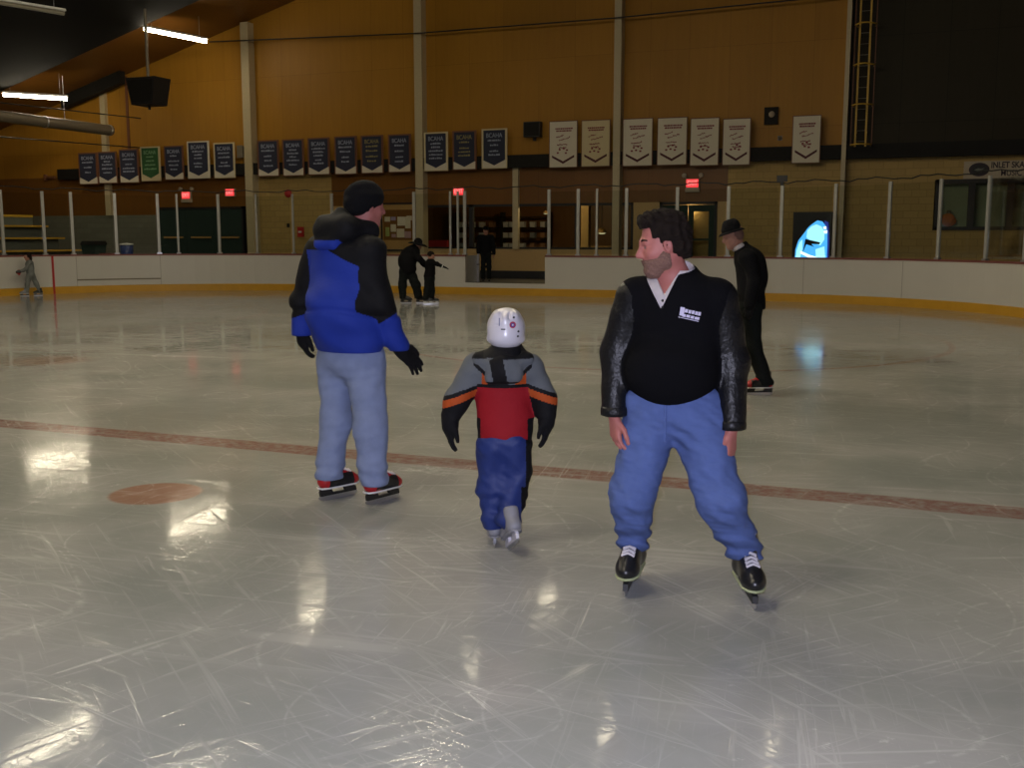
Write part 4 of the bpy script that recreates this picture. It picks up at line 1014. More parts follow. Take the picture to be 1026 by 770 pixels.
def skate(name, toe_dir, pos, parent, boot='skate_black', trim=None, toe=None, sole='white', holder='black', vox=.006, s=1.0, laces=True, pitch=0.0, roll=0.0, yaw_only=True, blade='steel', ankle=(0, 0)):
    """pos: point on the ice under the middle of the blade; toe_dir: plan direction of the toe"""
    th = math.atan2(toe_dir[1], toe_dir[0]) + math.pi / 2
    Rm = Matrix.Rotation(th, 4, 'Z') @ Matrix.Rotation(pitch, 4, 'X') @ Matrix.Rotation(roll, 4, 'Y')
    T = Matrix.Translation(Vector(pos)) @ Rm @ Matrix.Scale(s, 4)
    pr = [cone((0, .105, .125), (0, -.08, .112), .044, .041, .03), ell((0, -.095, .108), (.045, .062, .038), .03),
          cone((0, .085, .12), (ankle[0], .075 + ankle[1], .24), .046, .050, .03), cone((0, .03, .175), (0, -.07, .132), .040, .036, .03), cone((0, .055, .20), (0, .02, .255), .040, .034, .03),
          fcut(lambda P: .078 - P[:, 2]), fcut(lambda P: P[:, 2] - .262 - .25 * (P[:, 1] - .07) * (P[:, 1] < .07) * -1)]
    mats = [M[boot], M[trim or boot], M[toe or boot]]
    def pick(C):
        m = np.zeros(len(C), int); m[C[:, 1] < -.095] = 2
        if trim: m[(C[:, 1] > .098) & (C[:, 2] < .15)] = 1; m[(C[:, 2] > .165) & (C[:, 1] < -.0)] = 1
        return m
    b = sdf_mesh(name, pr, vox / s, mats, None, pick, 1)
    kids = []
    mb = MB(); mb.tube([(0, -.152, .083), (.028, -.138, .083), (.044, -.10, .083), (.044, .0, .083), (.043, .10, .083), (.028, .142, .083), (0, .150, .083), (-.028, .142, .083), (-.043, .10, .083), (-.044, 0, .083), (-.044, -.10, .083), (-.028, -.138, .083), (0, -.152, .083)], .006, 6); kids.append(mb.build('sole_edge', M[sole]))
    mb = MB(); mb.prism([(-.135, .030), (-.130, .058), (-.085, .084), (-.035, .084), (-.050, .044), (.045, .044), (.065, .084), (.135, .084), (.142, .055), (.138, .030)], -.011, .011)
    mb.v = [(-y, x, z) for x, y, z in mb.v]; kids.append(mb.build('blade_holder', M[holder]))
    mb = MB(); mb.prism([(-.148, .030), (-.146, .016), (-.125, .003), (-.06, 0), (.06, 0), (.125, .002), (.15, .014), (.152, .030)], -.002, .002)
    mb.v = [(-y, x, z) for x, y, z in mb.v]; kids.append(mb.build('blade', M[blade]))
    if laces:
        mb = MB()
        zs = np.linspace(.30, .08, 221, dtype=np.float32)
        def top(x, y):
            d = field(pr[:5], np.stack([np.full_like(zs, x), np.full_like(zs, y), zs], 1)); return float(zs[np.argmax(d < 0)])
        for i in range(6):
            y = -.085 + i * .021; w = .027 - i * .001
            for sg in (-1, 1):
                mb.tube([(sg * -w, y + .004, top(-w, y + .004) + .002), (0, y + .007, top(0, y + .007) + .005), (sg * w, y + .012, top(w, y + .012) + .002)], .006, 6)
        kids.append(mb.build('laces', M['lace']))
    b.matrix_world = T; b.parent = parent
    b.matrix_parent_inverse = Matrix.Identity(4); b.matrix_basis = T
    for k in kids: k.parent = b
    return b
def person(prims, vox, loc, rotz, label, skin='skin', pick=None, mats=None, cat='person'):
    o = sdf_mesh('person', prims, vox, mats or M[skin], None, pick, 1, loc, rotz)
    return tag(o, label, cat)
def shade(prims, dr):                                            # the same limbs, fatter or thinner
    out = []
    for p in prims:
        if p[0] == 'c': out.append(('c', p[1], p[2], p[3] + dr, p[4] + dr, p[5], p[6]))
        elif p[0] == 'e': out.append(('e', p[1], p[2] + dr, p[3], p[4]))
        elif p[0] in ('f', 'n'): pass
    return out
above = lambda z: fcut(lambda P: z - P[:, 2])
below = lambda z: fcut(lambda P: P[:, 2] - z)

# ---------------------------------------------------------------- man in jeans, right foreground, facing the camera and looking aside
def build_man_in_jeans():
    SQ = ((.18, 1, 0), .72)
    torso = [cone((-.10, .02, 1.00), (-.085, .03, 1.30), .205, .205, .04, SQ), ell((-.105, -.035, 1.06), (.205, .165, .17), .05), cone((-.255, .035, 1.385), (.085, .03, 1.375), .088, .092, .06), cone((-.085, .045, 1.49), (-.085, .04, 1.38), .085, .13, .06)]
    armL = chain([(-.275, .03, 1.375), (-.350, .045, 1.13), (-.352, -.03, .855)], [.088, .070, .058], .035)
    armR = chain([(.100, .03, 1.365), (.172, .045, 1.09), (.176, -.045, .81)], [.094, .076, .060], .035)
    legL = chain([(-.175, .03, .87), (-.262, -.02, .46), (-.262, .115, .19)], [.135, .098, .072], .05)
    legR = chain([(.015, .03, .87), (.135, -.06, .48), (.254, .055, .20)], [.140, .106, .078], .05)
    pelvis = [ell((-.085, .035, .90), (.205, .155, .14), .05), ell((-.085, .09, .86), (.17, .11, .12), .05)]
    hc = (-.150, .005, 1.622)
    hp, HL, HA = head_prims(hc, (-.95, -.22, -.20), (-.20, -.04, .98), 1.02)
    neck = [cone((-.075, .045, 1.42), (-.125, .015, 1.545), .068, .062, .03), cone((-.09, .05, 1.40), (-.15, .03, 1.56), .05, .05, .03)]
    hl = hand_prims((-.350, -.035, .835), (.10, -.12, -1), (.75, .45, .1), (.55, -.8, 0), 1.02, (.28, .45, .4), .09, 1.0, (.55, .2))
    hr = hand_prims((.174, -.05, .79), (-.02, -.10, -1), (-.75, .5, 0), (-.5, -.85, 0), 1.02, (.22, .35, .3), .09, 1.0, (.5, .2))
    body = hp + neck + shade(torso, -.05) + shade(armL + armR, -.028) + hl + hr + shade(pelvis, -.04) + shade(legL + legR, -.035) + \
        chain([(-.262, .115, .19), (-.266, .12, .12)], [.035, .035]) + chain([(.254, .055, .2), (.260, .06, .12)], [.035, .035])
    o = person(body, .0045, (-1.0, 4.66, 0), R(12.1), 'bearded man in black pullover and blue jeans looking aside, skating towards the camera')
    # hair, beard, eyes
    spk = ('n', folds(.006, 85, 3)[1])
    def loc(P): return (P - np.array(hc)) @ HA.T / 1.02
    hair = [ell(HL(-.022, 0, .042), np.array((.112, .089, .108)) * 1.02, .01, HA), ell(HL(.038, 0, .115), np.array((.055, .060, .034)) * 1.02, .03, HA), ell(HL(-.085, 0, -.03), np.array((.042, .062, .07)) * 1.02, .03, HA), ell(HL(-.055, 0, -.015), np.array((.058, .086, .068)) * 1.02, .02, HA), spk,
            fcut(lambda P: (lambda q: np.maximum.reduce([q[:, 0] - np.where(q[:, 2] > .080, .105, np.where(q[:, 2] > .03, .050, .022)), -.085 - q[:, 2] + 0 * q[:, 0], (q[:, 0] + .02) - (q[:, 2] + .085) * 1.6]))(loc(P)) * 1.0)]
    sdf_mesh('hair', hair, .005, M['hair'], o, None, 1)
    for sg in (1, -1):
        mb = MB(); c = HL(.0815, .033 * sg, .000); mb.lathe([(0, -.006), (.005, -.004), (.007, 0), (.005, .004), (0, .006)], c, 10); mb.build('eye', M['eye'], o)
        mb = MB(); mb.tube([HL(.090, .014*sg, .026), HL(.088, .032*sg, .034), HL(.072, .050*sg, .028)], [.0045, .006, .003], 6); mb.build('eyebrow', M['hair'], o)
    jaw = [q for q in shade([p for p in hp if p[0] in 'ce'][1:5], .007)] + [cone(HL(.088, .022, -.052), HL(.094, 0, -.048), .009, .011, .01), cone(HL(.088, -.022, -.052), HL(.094, 0, -.048), .009, .011, .01), ell(HL(.055, 0, -.108), (.04, .036, .03), .02, HA)]
    beard = jaw + [('n', folds(.0022, 90, 8)[1]), fcut(lambda P: (lambda q: np.maximum.reduce([q[:, 2] + .054 - np.clip(.045 - q[:, 0], 0, .05) * .9, -.012 - q[:, 0], ]))(loc(P)))]
    sdf_mesh('beard', beard, .004, M['beard'], o, None, 1)
    # clothes
    def vneck(P):
        z = P[:, 2]; xl = -.146 - np.clip(z - 1.335, 0, 1) * .55; xr = -.146 + np.clip(z - 1.335, 0, 1) * .46
        return -np.maximum.reduce([xl - P[:, 0], P[:, 0] - xr, P[:, 1] - .06, 1.335 - z])
    hem = fcut(lambda P: .915 + 1.6 * (P[:, 0] + .11) ** 2 - P[:, 2])
    jk = [group(torso + [hem], .03)] + armL + armR + [folds(.0035, 17, 4), fcut(vneck), cut(cone((-.08, .03, 1.50), (-.085, .005, 1.60), .075, .095)), fcut(lambda P: np.where(P[:, 0] < -.235, .845 - P[:, 2], -.1)), fcut(lambda P: np.where(P[:, 0] > .08, np.where(P[:, 2] < .9, .80 - P[:, 2], -.1), -.1))]
    seamL = lambda C: (C[:, 0] < -.27 - .12 * np.clip(1.38 - C[:, 2], -.2, .08)) 
    def pick(C):
        aL = field(armL, C.astype(np.float32)); aR = field(armR, C.astype(np.float32)); t = field(torso, C.astype(np.float32))
        return ((np.minimum(aL, aR) < t - .006)).astype(int)
    j = sdf_mesh('jacket', jk, .0055, [M['knit_black'], M['leather']], o, pick); j['label'] = 'black wool pullover with leather sleeves'
    # rib hem and cuffs
    for c, r, nm in (((-.352, -.028, .862), .062, 'cuff'), ((.176, -.042, .818), .064, 'cuff')):
        mb = MB(); mb.lathe([(r*.85, -.02), (r, -.016), (r*1.02, .0), (r, .016), (r*.9, .024)], c, 20); mb.build(nm, M['leather'], j)
    # chest emblem: pale slanted lettering block
    mb = MB()
    base = [(-.065, .028), (.062, .020), (.056, -.024), (-.072, -.016)]
    for (x0, x1, z0, z1, sl) in ((-.066, -.040, -.016, .028, .3), (-.036, -.018, .004, .022, .2), (-.014, .002, .002, .020, .2), (.006, .022, .002, .020, .2), (.026, .042, 0, .018, .2), (.044, .060, -.001, .018, .2), (-.05, -.03, -.020, -.006, .2), (-.026, -.004, -.020, -.006, .2), (0, .02, -.022, -.008, .2), (.024, .052, -.024, -.010, .2)):
        mb.hexa([(x0, -.001, z0), (x1, -.001, z0), (x1, .001, z0), (x0, .001, z0), (x0 + sl*.02, -.001, z1), (x1 + sl*.02, -.001, z1), (x1 + sl*.02, .001, z1), (x0 + sl*.02, .001, z1)])
    mb.hexa([(-.072, -.0012, -.027), (.05, -.0012, -.033), (.05, .001, -.033), (-.072, .001, -.027), (-.072, -.0012, -.024), (.05, -.0012, -.029), (.05, .001, -.029), (-.072, .001, -.024)])
    # lie the emblem on the cloth
    vs = np.array(mb.v, dtype=np.float32); out = []
    for v in vs:
        x, z = -.018 + v[0] * .72, 1.318 + v[2] * .85 - .12 * v[0]
        ys = np.linspace(-.30, .0, 301, dtype=np.float32); d = field(torso, np.stack([np.full_like(ys, x), ys, np.full_like(ys, z)], 1)); y = ys[np.argmax(d < 0)]
        out.append((x, y - .006 + v[1], z))
    mb.v = out; e_ = mb.build('emblem', M['letter_white'], j)
    sh = shade(torso[:1] + torso[2:], -.014) + [cone((-.085, .035, 1.45), (-.09, .025, 1.515), .088, .082, .02), above(1.24), fcut(lambda P: np.abs(P[:, 0] + .085) - .20), cut(cone((-.078, .03, 1.485), (-.10, .0, 1.62), .066, .10)),
        fcut(lambda P: -np.maximum.reduce([(-.135 - np.clip(P[:, 2] - 1.40, 0, 1) * .5) - P[:, 0], P[:, 0] - (-.135 + np.clip(P[:, 2] - 1.40, 0, 1) * .62), P[:, 1] - .04, 1.40 - P[:, 2]]))]
    s_ = sdf_mesh('shirt', sh, .005, M['shirt'], o)
    for z in (1.375, 1.345): mb = MB(); mb.lathe([(0, -.004), (.006, -.003), (.006, .003)], (-.140, -.112, z), 10, axis='y'); mb.build('button', M['black'], s_)
    je = pelvis + legL + legR + [folds(.006, 16, 11), folds(.004, 30, 12), folds(.0022, 70, 13), bunch(.009, 95, .14, .34), fcut(lambda P: P[:, 2] - 1.0), above(.168), fcut(lambda P: np.where(P[:, 0] > 0, .180 - P[:, 2], -.1))]
    t = sdf_mesh('jeans', je, .0055, M['jean'], o)
    mb = MB(); fz = [(-.118, z) for z in (.93, .88, .83, .78, .74)]
    pts = []
    for x, z in fz:
        ys = np.linspace(-.30, .05, 301, dtype=np.float32); d = field(pelvis + legL + legR, np.stack([np.full_like(ys, x), ys, np.full_like(ys, z)], 1)); pts.append((x, float(ys[np.argmax(d < 0)]) + .001, z))
    mb.tube(pts, .008, 6); mb.build('fly', M['jean'], t)
    skate('skate', (-.10, -1), (-.270, .055, 0), o, toe='skate_black', sole='lime', vox=.005, holder='black', s=1.12)
    skate('skate', (.16, -1), (.272, -.015, 0), o, toe='skate_black', sole='lime', vox=.005, holder='black', s=1.12)
M['letter_white'] = plain('pale_lilac_embroidery', (.50, .47, .62), .8)
build_man_in_jeans()

# ---------------------------------------------------------------- man in the blue and black jacket, seen from behind
def build_man_in_blue():
    F_ = np.array((.72, .69, 0)); R_ = np.array((.69, -.72, 0)); U = np.array((0, 0, 1.))
    cen = np.array((-.045, -.06, 0))
    def B(f, r, z): return cen + F_ * f + R_ * r + U * z
    SQ = (F_, .66)
    torso = [cone(B(0, 0, 1.04), B(-.01, 0, 1.46), .258, .258, .05, SQ), cone(B(-.01, -.20, 1.565), B(-.01, .20, 1.565), .095, .095, .07), cone(B(.0, 0, 1.56), B(.02, 0, 1.70), .15, .10, .06), ell(B(-.03, 0, 1.20), (.235, .255, .25), .06, np.stack([F_, R_, U]) * 1.0)]
    armL = chain([(-.225, .12, 1.55), (-.325, .17, 1.26), (-.342, .20, 1.035)], [.094, .080, .066], .04)
    armR = chain([(.080, -.19, 1.55), (.148, -.22, 1.25), (.258, -.15, .985)], [.106, .086, .066], .04)
    legL = chain([(-.125, .04, .90), (-.140, .01, .50), (-.186, -.045, .13)], [.122, .092, .088], .05)
    legR = chain([(.055, -.10, .90), (.078, -.155, .49), (.092, -.200, .11)], [.130, .098, .088], .05)
    pelvis = [ell(B(.02, 0, .92), (.16, .19, .16), .05, np.stack([F_, R_, U]))]
    hc = np.array((.085, -.03, 1.848)); 
    hp, HL, HA = head_prims(hc, (.92, .38, -.12), (.05, .02, 1), 1.02)
    neck = [cone(B(.03, .05, 1.60), (.07, -.03, 1.80), .07, .065, .03)]
    body = hp + neck + shade(torso, -.06) + shade(armL + armR, -.04) + shade(pelvis, -.04) + shade(legL + legR, -.045) + [cone((-.338, .20, 1.03), (-.336, .20, .99), .024, .018), cone((.262, -.15, .985), (.28, -.14, .95), .024, .018)] + chain([(-.186, -.045, .15), (-.186, -.045, .12)], [.035, .035]) + chain([(.092, -.20, .13), (.092, -.20, .11)], [.035, .035])
    o = person(body, .007, (-3.37, 5.72, 0), R(30.5), 'man in blue and black jacket and black toque with his back to the camera')
    def loc(P): return (P - hc) @ HA.T / 1.02
    tq = [ell(HL(-.020, 0, .048), np.array((.118, .096, .100)) * 1.02, .02, HA), ell(HL(-.05, 0, .0), np.array((.095, .092, .10)) * 1.02, .04, HA), folds(.003, 30, 2), fcut(lambda P: (lambda q: np.maximum(-.045 - q[:, 2] + .35 * np.clip(q[:, 0] + .02, -.2, .2), q[:, 0] - .12))(loc(P)))]
    sdf_mesh('toque', tq, .006, M['toque'], o)
    hr = [ell(HL(-.045, 0, -.01), np.array((.072, .082, .085)) * 1.02, .02, HA), fcut(lambda P: loc(P)[:, 0] + .012), fcut(lambda P: -.085 - loc(P)[:, 2])]
    sdf_mesh('hair', hr, .006, M['hair'], o)
    hood = [cone(B(-.11, -.06, 1.70), B(-.10, .10, 1.70), .070, .080, .05), cone(B(-.10, .10, 1.70), B(.06, .15, 1.69), .070, .055, .05), cone(B(-.11, -.06, 1.70), B(.03, -.12, 1.69), .065, .055, .05), cone(B(-.10, 0, 1.66), B(-.07, .03, 1.77), .085, .06, .05), cone(B(-.155, -.05, 1.615), B(-.155, .05, 1.615), .040, .040, .05)]
    hem = fcut(lambda P: .952 - P[:, 2])
    jk = torso + armL + armR + [folds(.008, 14, 21), ('n', lambda P: .012 * np.exp(-((P[:, 2] - 1.20 + .02*np.sin(9*P[:, 0])) / .018) ** 2)), fcut(lambda P: np.where(P[:, 0] < -.27, 1.025 - P[:, 2], np.where((P[:, 0] > .215) & (P[:, 2] < 1.12), .955 - P[:, 2], .952 - P[:, 2])))]
    def pick(C):
        Cf = C.astype(np.float32); aL, aR, t = field(armL, Cf), field(armR, Cf), field(torso, Cf)
        q = C - cen; r = q @ R_; f = q @ F_; z = C[:, 2]
        m = np.zeros(len(C), int)                                   # 0 blue, 1 black
        m[(t <= np.minimum(aL, aR)) & (z > 1.575 - .5 * np.clip(r - .02, 0, .2))] = 1
        m[(t <= np.minimum(aL, aR)) & (r > .12 + .30 * np.clip(1.42 - z, 0, .3) * (z > 1.25)) & (z > 1.13 + .9 * np.clip(.30 - r, 0, .2)) & (r > .215)] = 1
        m[(aL < t) & (z > 1.165 + .35 * (C[:, 0] + .33))] = 1
        m[(aR < t) & (z > 1.15 + .6 * (C[:, 0] - .17))] = 1
        return m
    j = sdf_mesh('jacket', jk, .007, [M['jacket_blue'], M['jacket_black']], o, pick); j['label'] = 'royal blue jacket with black yoke and sleeves'
    def pick_h(C):
        q = C - cen; return ((C[:, 2] < 1.635) & (q @ F_ < -.10) & (np.abs(q @ R_) < .11)).astype(int)
    sdf_mesh('hood', hood + [folds(.006, 22, 5)], .007, [M['jacket_black'], M['jacket_blue']], j, pick_h)
    g1 = hand_prims((-.335, .20, 1.05), (.06, -.06, -1), (.8, .3, 0), (.4, -.9, 0), 1.05, (.3, .45, .4), .05, 1.35)
    g1 = g1 + [cone((-.338, .20, 1.06), (-.335, .20, .99), .046, .040, .02)]
    sdf_mesh('glove', g1, .006, M['glove'], o)
    g2 = hand_prims((.268, -.15, .965), (.62, .15, -.62), (-.45, -.25, -.75), (.35, .35, .6), 1.12, (.10, .2, .2), .16, 1.35, (.95, .1))
    g2 = g2 + [cone((.258, -.15, .985), (.29, -.145, .94), .047, .042, .02)]
    sdf_mesh('glove', g2, .006, M['glove'], o)
    je = pelvis + legL + legR + [folds(.006, 14, 31), folds(.004, 28, 32), bunch(.005, 70, .10, .28), below(1.06), above(.120), fcut(lambda P: np.where(P[:, 0] < -.03, .135 - P[:, 2], -.1))]
    sdf_mesh('jeans', je, .007, M['jean_grey'], o)
    for p, d in (((-.130, -.005, 0), (.81, .59)), ((.150, -.145, 0), (.74, .67))):
        skate('skate', d, p, o, trim='skate_red', toe='skate_red', sole='white', holder='black', vox=.007, laces=True)
build_man_in_blue()

# ---------------------------------------------------------------- child in the white helmet, seen from behind
def build_child():
    SQ = ((0, 1, 0), .68)
    torso = [cone((.018, 0, .62), (.010, 0, .90), .150, .150, .04, SQ), cone((-.120, .0, .965), (.132, .0, .960), .072, .072, .05), ell((.008, -.03, .97), (.135, .105, .10), .05), cone((.008, 0, .96), (.02, 0, 1.05), .11, .075, .05)]
    armL = chain([(-.140, .0, .965), (-.235, -.02, .80), (-.272, -.03, .70)], [.072, .062, .052], .04)
    armR = chain([(.155, .0, .960), (.228, -.02, .80), (.240, -.03, .72)], [.072, .062, .052], .04)
    pelvis = [ell((.022, 0, .56), (.128, .11, .12), .05)]
    legL = chain([(-.042, 0, .54), (-.050, .02, .32), (-.046, -.025, .14)], [.090, .082, .068], .04)
    legR = chain([(.075, 0, .54), (.064, .0, .30), (.036, -.12, .165)], [.090, .078, .062], .04)
    hc = (.024, .015, 1.155)
    hp, HL, HA = head_prims(hc, (.06, 1, -.12), (0, .05, 1), .80)
    body = hp + [cone((.015, 0, .95), (.022, .01, 1.10), .05, .05, .03)] + shade(torso, -.04) + shade(armL + armR, -.028) + shade(pelvis + legL + legR, -.03) + [cone((-.272, -.03, .70), (-.275, -.03, .62), .022, .022), cone((.24, -.03, .72), (.236, -.03, .64), .022, .022)]
    o = person(body, .007, (-2.12, 5.1, 0), R(22.6), 'small child in white helmet, red and grey jacket and blue snow pants')
    def loc(P): return (P - np.array(hc)) @ HA.T 
    HL = lambda f, s_, u: np.array(hc) + HA[0] * f + HA[1] * s_ + HA[2] * u
    hel = [ell(HL(-.005, 0, .022), (.118, .101, .106), .03, HA), ell(HL(-.030, 0, -.035), (.088, .086, .055), .04, HA), cone(HL(-.075, .042, .075), HL(.05, .038, .095), .026, .026, .02), cone(HL(-.075, -.042, .075), HL(.05, -.038, .095), .026, .026, .02), cone(HL(-.10, 0, .06), HL(.05, 0, .106), .022, .022, .015), cone(HL(-.03, .086, -.04), HL(.03, .086, -.03), .012, .012, .02), cone(HL(-.03, -.086, -.04), HL(.03, -.086, -.03), .012, .012, .02),
           cut(ell(HL(.02, 0, -.03), (.104, .080, .085), .01, HA)), fcut(lambda P: (lambda q: np.maximum(-.082 - q[:, 2] + .30 * np.clip(q[:, 0], -.05, .3), np.where(q[:, 2] < .02, q[:, 0] - .085, -1)))(loc(P)))]
    for sg in (1, -1): hel += [cut(cone(HL(-.112, .022*sg, .065), HL(-.085, .024*sg, .105), .006, .006)), cut(cone(HL(-.112, .04*sg, .03), HL(-.108, .06*sg, .03), .006, .006))]
    h = sdf_mesh('helmet', hel, .0045, M['helmet'], o); h['label'] = 'white hockey helmet'
    def on_helmet(x, z, prot=.002):
        ys = np.linspace(-.25, .05, 301, dtype=np.float32); d = field(hel[:7], np.stack([np.full_like(ys, x), ys, np.full_like(ys, z)], 1)); return float(ys[np.argmax(d < 0)]) - prot
    def sticker(nm, cx, cz, pts, mat, lift=.003):
        mb = MB(); n = len(pts); vs = [(cx + px, on_helmet(cx + px, cz + pz, lift), cz + pz) for px, pz in pts]; vs += [(v[0], v[1] + .006, v[2]) for v in vs]
        mb.add(vs, [tuple(range(n)), tuple(range(2*n-1, n-1, -1))] + [(i, n+i, n+(i+1) % n, (i+1) % n) for i in range(n)]); return mb.build(nm, mat, h)
    circ = lambda r, n=16: [(r * math.cos(2*math.pi*k/n), r * math.sin(2*math.pi*k/n)) for k in range(n)]
    sticker('round_emblem', .058, 1.200, circ(.017), M['emblem_red']); sticker('emblem_centre', .058, 1.200, circ(.010), M['emblem_blue'], .005)
    sticker('emblem_mark', .058, 1.200, circ(.0045), M['white'], .007)
    sticker('label_mark', .008, 1.178, [(-.012, -.003), (.012, -.003), (.012, .003), (-.012, .003)], M['black']); sticker('label_mark', -.012, 1.215, [(-.002, -.02), (.002, -.02), (.002, .02), (-.002, .02)], M['pants_blue'])
    for x, z in ((.064, 1.238), (.088, 1.165), (.085, 1.14)): sticker('screw', x, z, circ(.006, 8), M['black'])
    hl_ = [folds(.004, 22, 41)]
    jk = torso + armL + armR + hl_ + [fcut(lambda P: np.where(np.abs(P[:, 0] - .015) < .2, .535 - P[:, 2], -.1)), cut(cone((.02, .03, 1.06), (.02, .04, 1.2), .07, .09))]
    def pick(C):
        Cf = C.astype(np.float32); aL, aR, t = field(armL, Cf), field(armR, Cf), field(torso, Cf); x, y, z = C[:, 0] - .012, C[:, 1], C[:, 2]
        ax = np.abs(x); m = np.zeros(len(C), int)                    # 0 red 1 grey 2 black 3 orange
        m[z > .870] = 2
        m[z > .888 - .10 * np.clip(.11 - ax, -.02, .1) * 0] = 1
        tor = t <= np.minimum(aL, aR)
        m[tor & (z > .880) & (z < .945) & (ax > .055) & (ax < .115) & (z - .880 < (ax - .05) * 1.1) & (z > .888)] = 3
        m[tor & (np.abs(z - .955 - (ax - .11) * .9) < .013) & (ax > .06)] = 2
        m[tor & (x > -.075 + .25 * (.97 - z) * -.4) & (x < .000 + (.97 - z) * .25) & (z > .87) & (z < 1.0)] = 2
        m[tor & (z > 1.028)] = 2
        m[tor & (ax > .125) & (z < .70)] = 2
        for a, sg in ((aL, -1), (aR, 1)):
            arm = ~tor & (x * sg > 0)
            d = (z - .86) + (ax - .20) * .35
            m[arm] = 1; m[arm & (d < .0)] = 2; m[arm & (d < -.022)] = 3; m[arm & (d < -.062)] = 2
        return m
    j = sdf_mesh('jacket', jk, .006, [M['red_nylon'], M['grey_nylon'], M['jacket_black'], M['orange_nylon']], o, pick); j['label'] = 'red jacket with grey shoulders, black and orange bands'
    hood = [cone((-.115, -.05, 1.005), (.015, -.10, .985), .035, .045, .04), cone((.015, -.10, .985), (.135, -.05, 1.005), .045, .035, .04), cone((-.12, -.04, 1.02), (-.06, .03, 1.045), .03, .025, .03), cone((.135, -.04, 1.02), (.085, .03, 1.06), .03, .03, .03), cone((-.05, -.10, .93), (.07, -.10, .93), .04, .04, .05), folds(.004, 26, 44)]
    def pick_h(C):
        m = np.zeros(len(C), int); m[C[:, 2] > 1.022] = 1; m[(C[:, 0] > -.062 + .2*(1-C[:, 2])) & (C[:, 0] < .012 + .2*(1-C[:, 2])) & (C[:, 1] < -.05)] = 1; m[C[:, 2] < .905] = 1; return m
    sdf_mesh('hood', hood, .006, [M['grey_nylon'], M['jacket_black']], j, pick_h)
    for w, d, n_, t_ in (((-.273, -.03, .705), (-.03, -.02, -1), (.85, .3, 0), (.35, -.9, 0)), ((.240, -.03, .725), (-.03, -.02, -1), (-.85, .3, 0), (-.35, -.9, 0))):
        g = hand_prims(np.array(w) - (0, 0, .025), d, n_, t_, .92, (.15, .3, .25), .10, 1.35, (.75, .2)) + [cone(np.array(w) + (0, 0, .01), np.array(w) + np.array(d) * .05, .05, .044, .03)]
        sdf_mesh('glove', g, .006, M['glove'], o)
    pn = pelvis + legL + legR + [folds(.007, 20, 51), folds(.004, 40, 52), bunch(.006, 70, .10, .30), below(.66), above(.098)]
    def pick_p(C): return ((C[:, 0] > .128) | ((C[:, 0] > .104) & (C[:, 2] < .33))).astype(int)
    sdf_mesh('snow_pants', pn, .006, [M['pants_blue'], M['jacket_black']], o, pick_p)
    skate('skate', (-.10, 1), (-.048, .02, 0), o, boot='skate_grey', sole='skate_grey', holder='skate_grey', vox=.006, s=.72, laces=False)
    skate('skate', (-.30, 1), (.058, -.185, .035), o, boot='skate_grey', sole='skate_grey', holder='helmet', vox=.006, s=.78, laces=False, pitch=R(28))
M['emblem_red'] = plain('emblem_red', (.40, .03, .06), .5); M['emblem_blue'] = plain('emblem_blue', (.05, .06, .30), .5)
build_child()

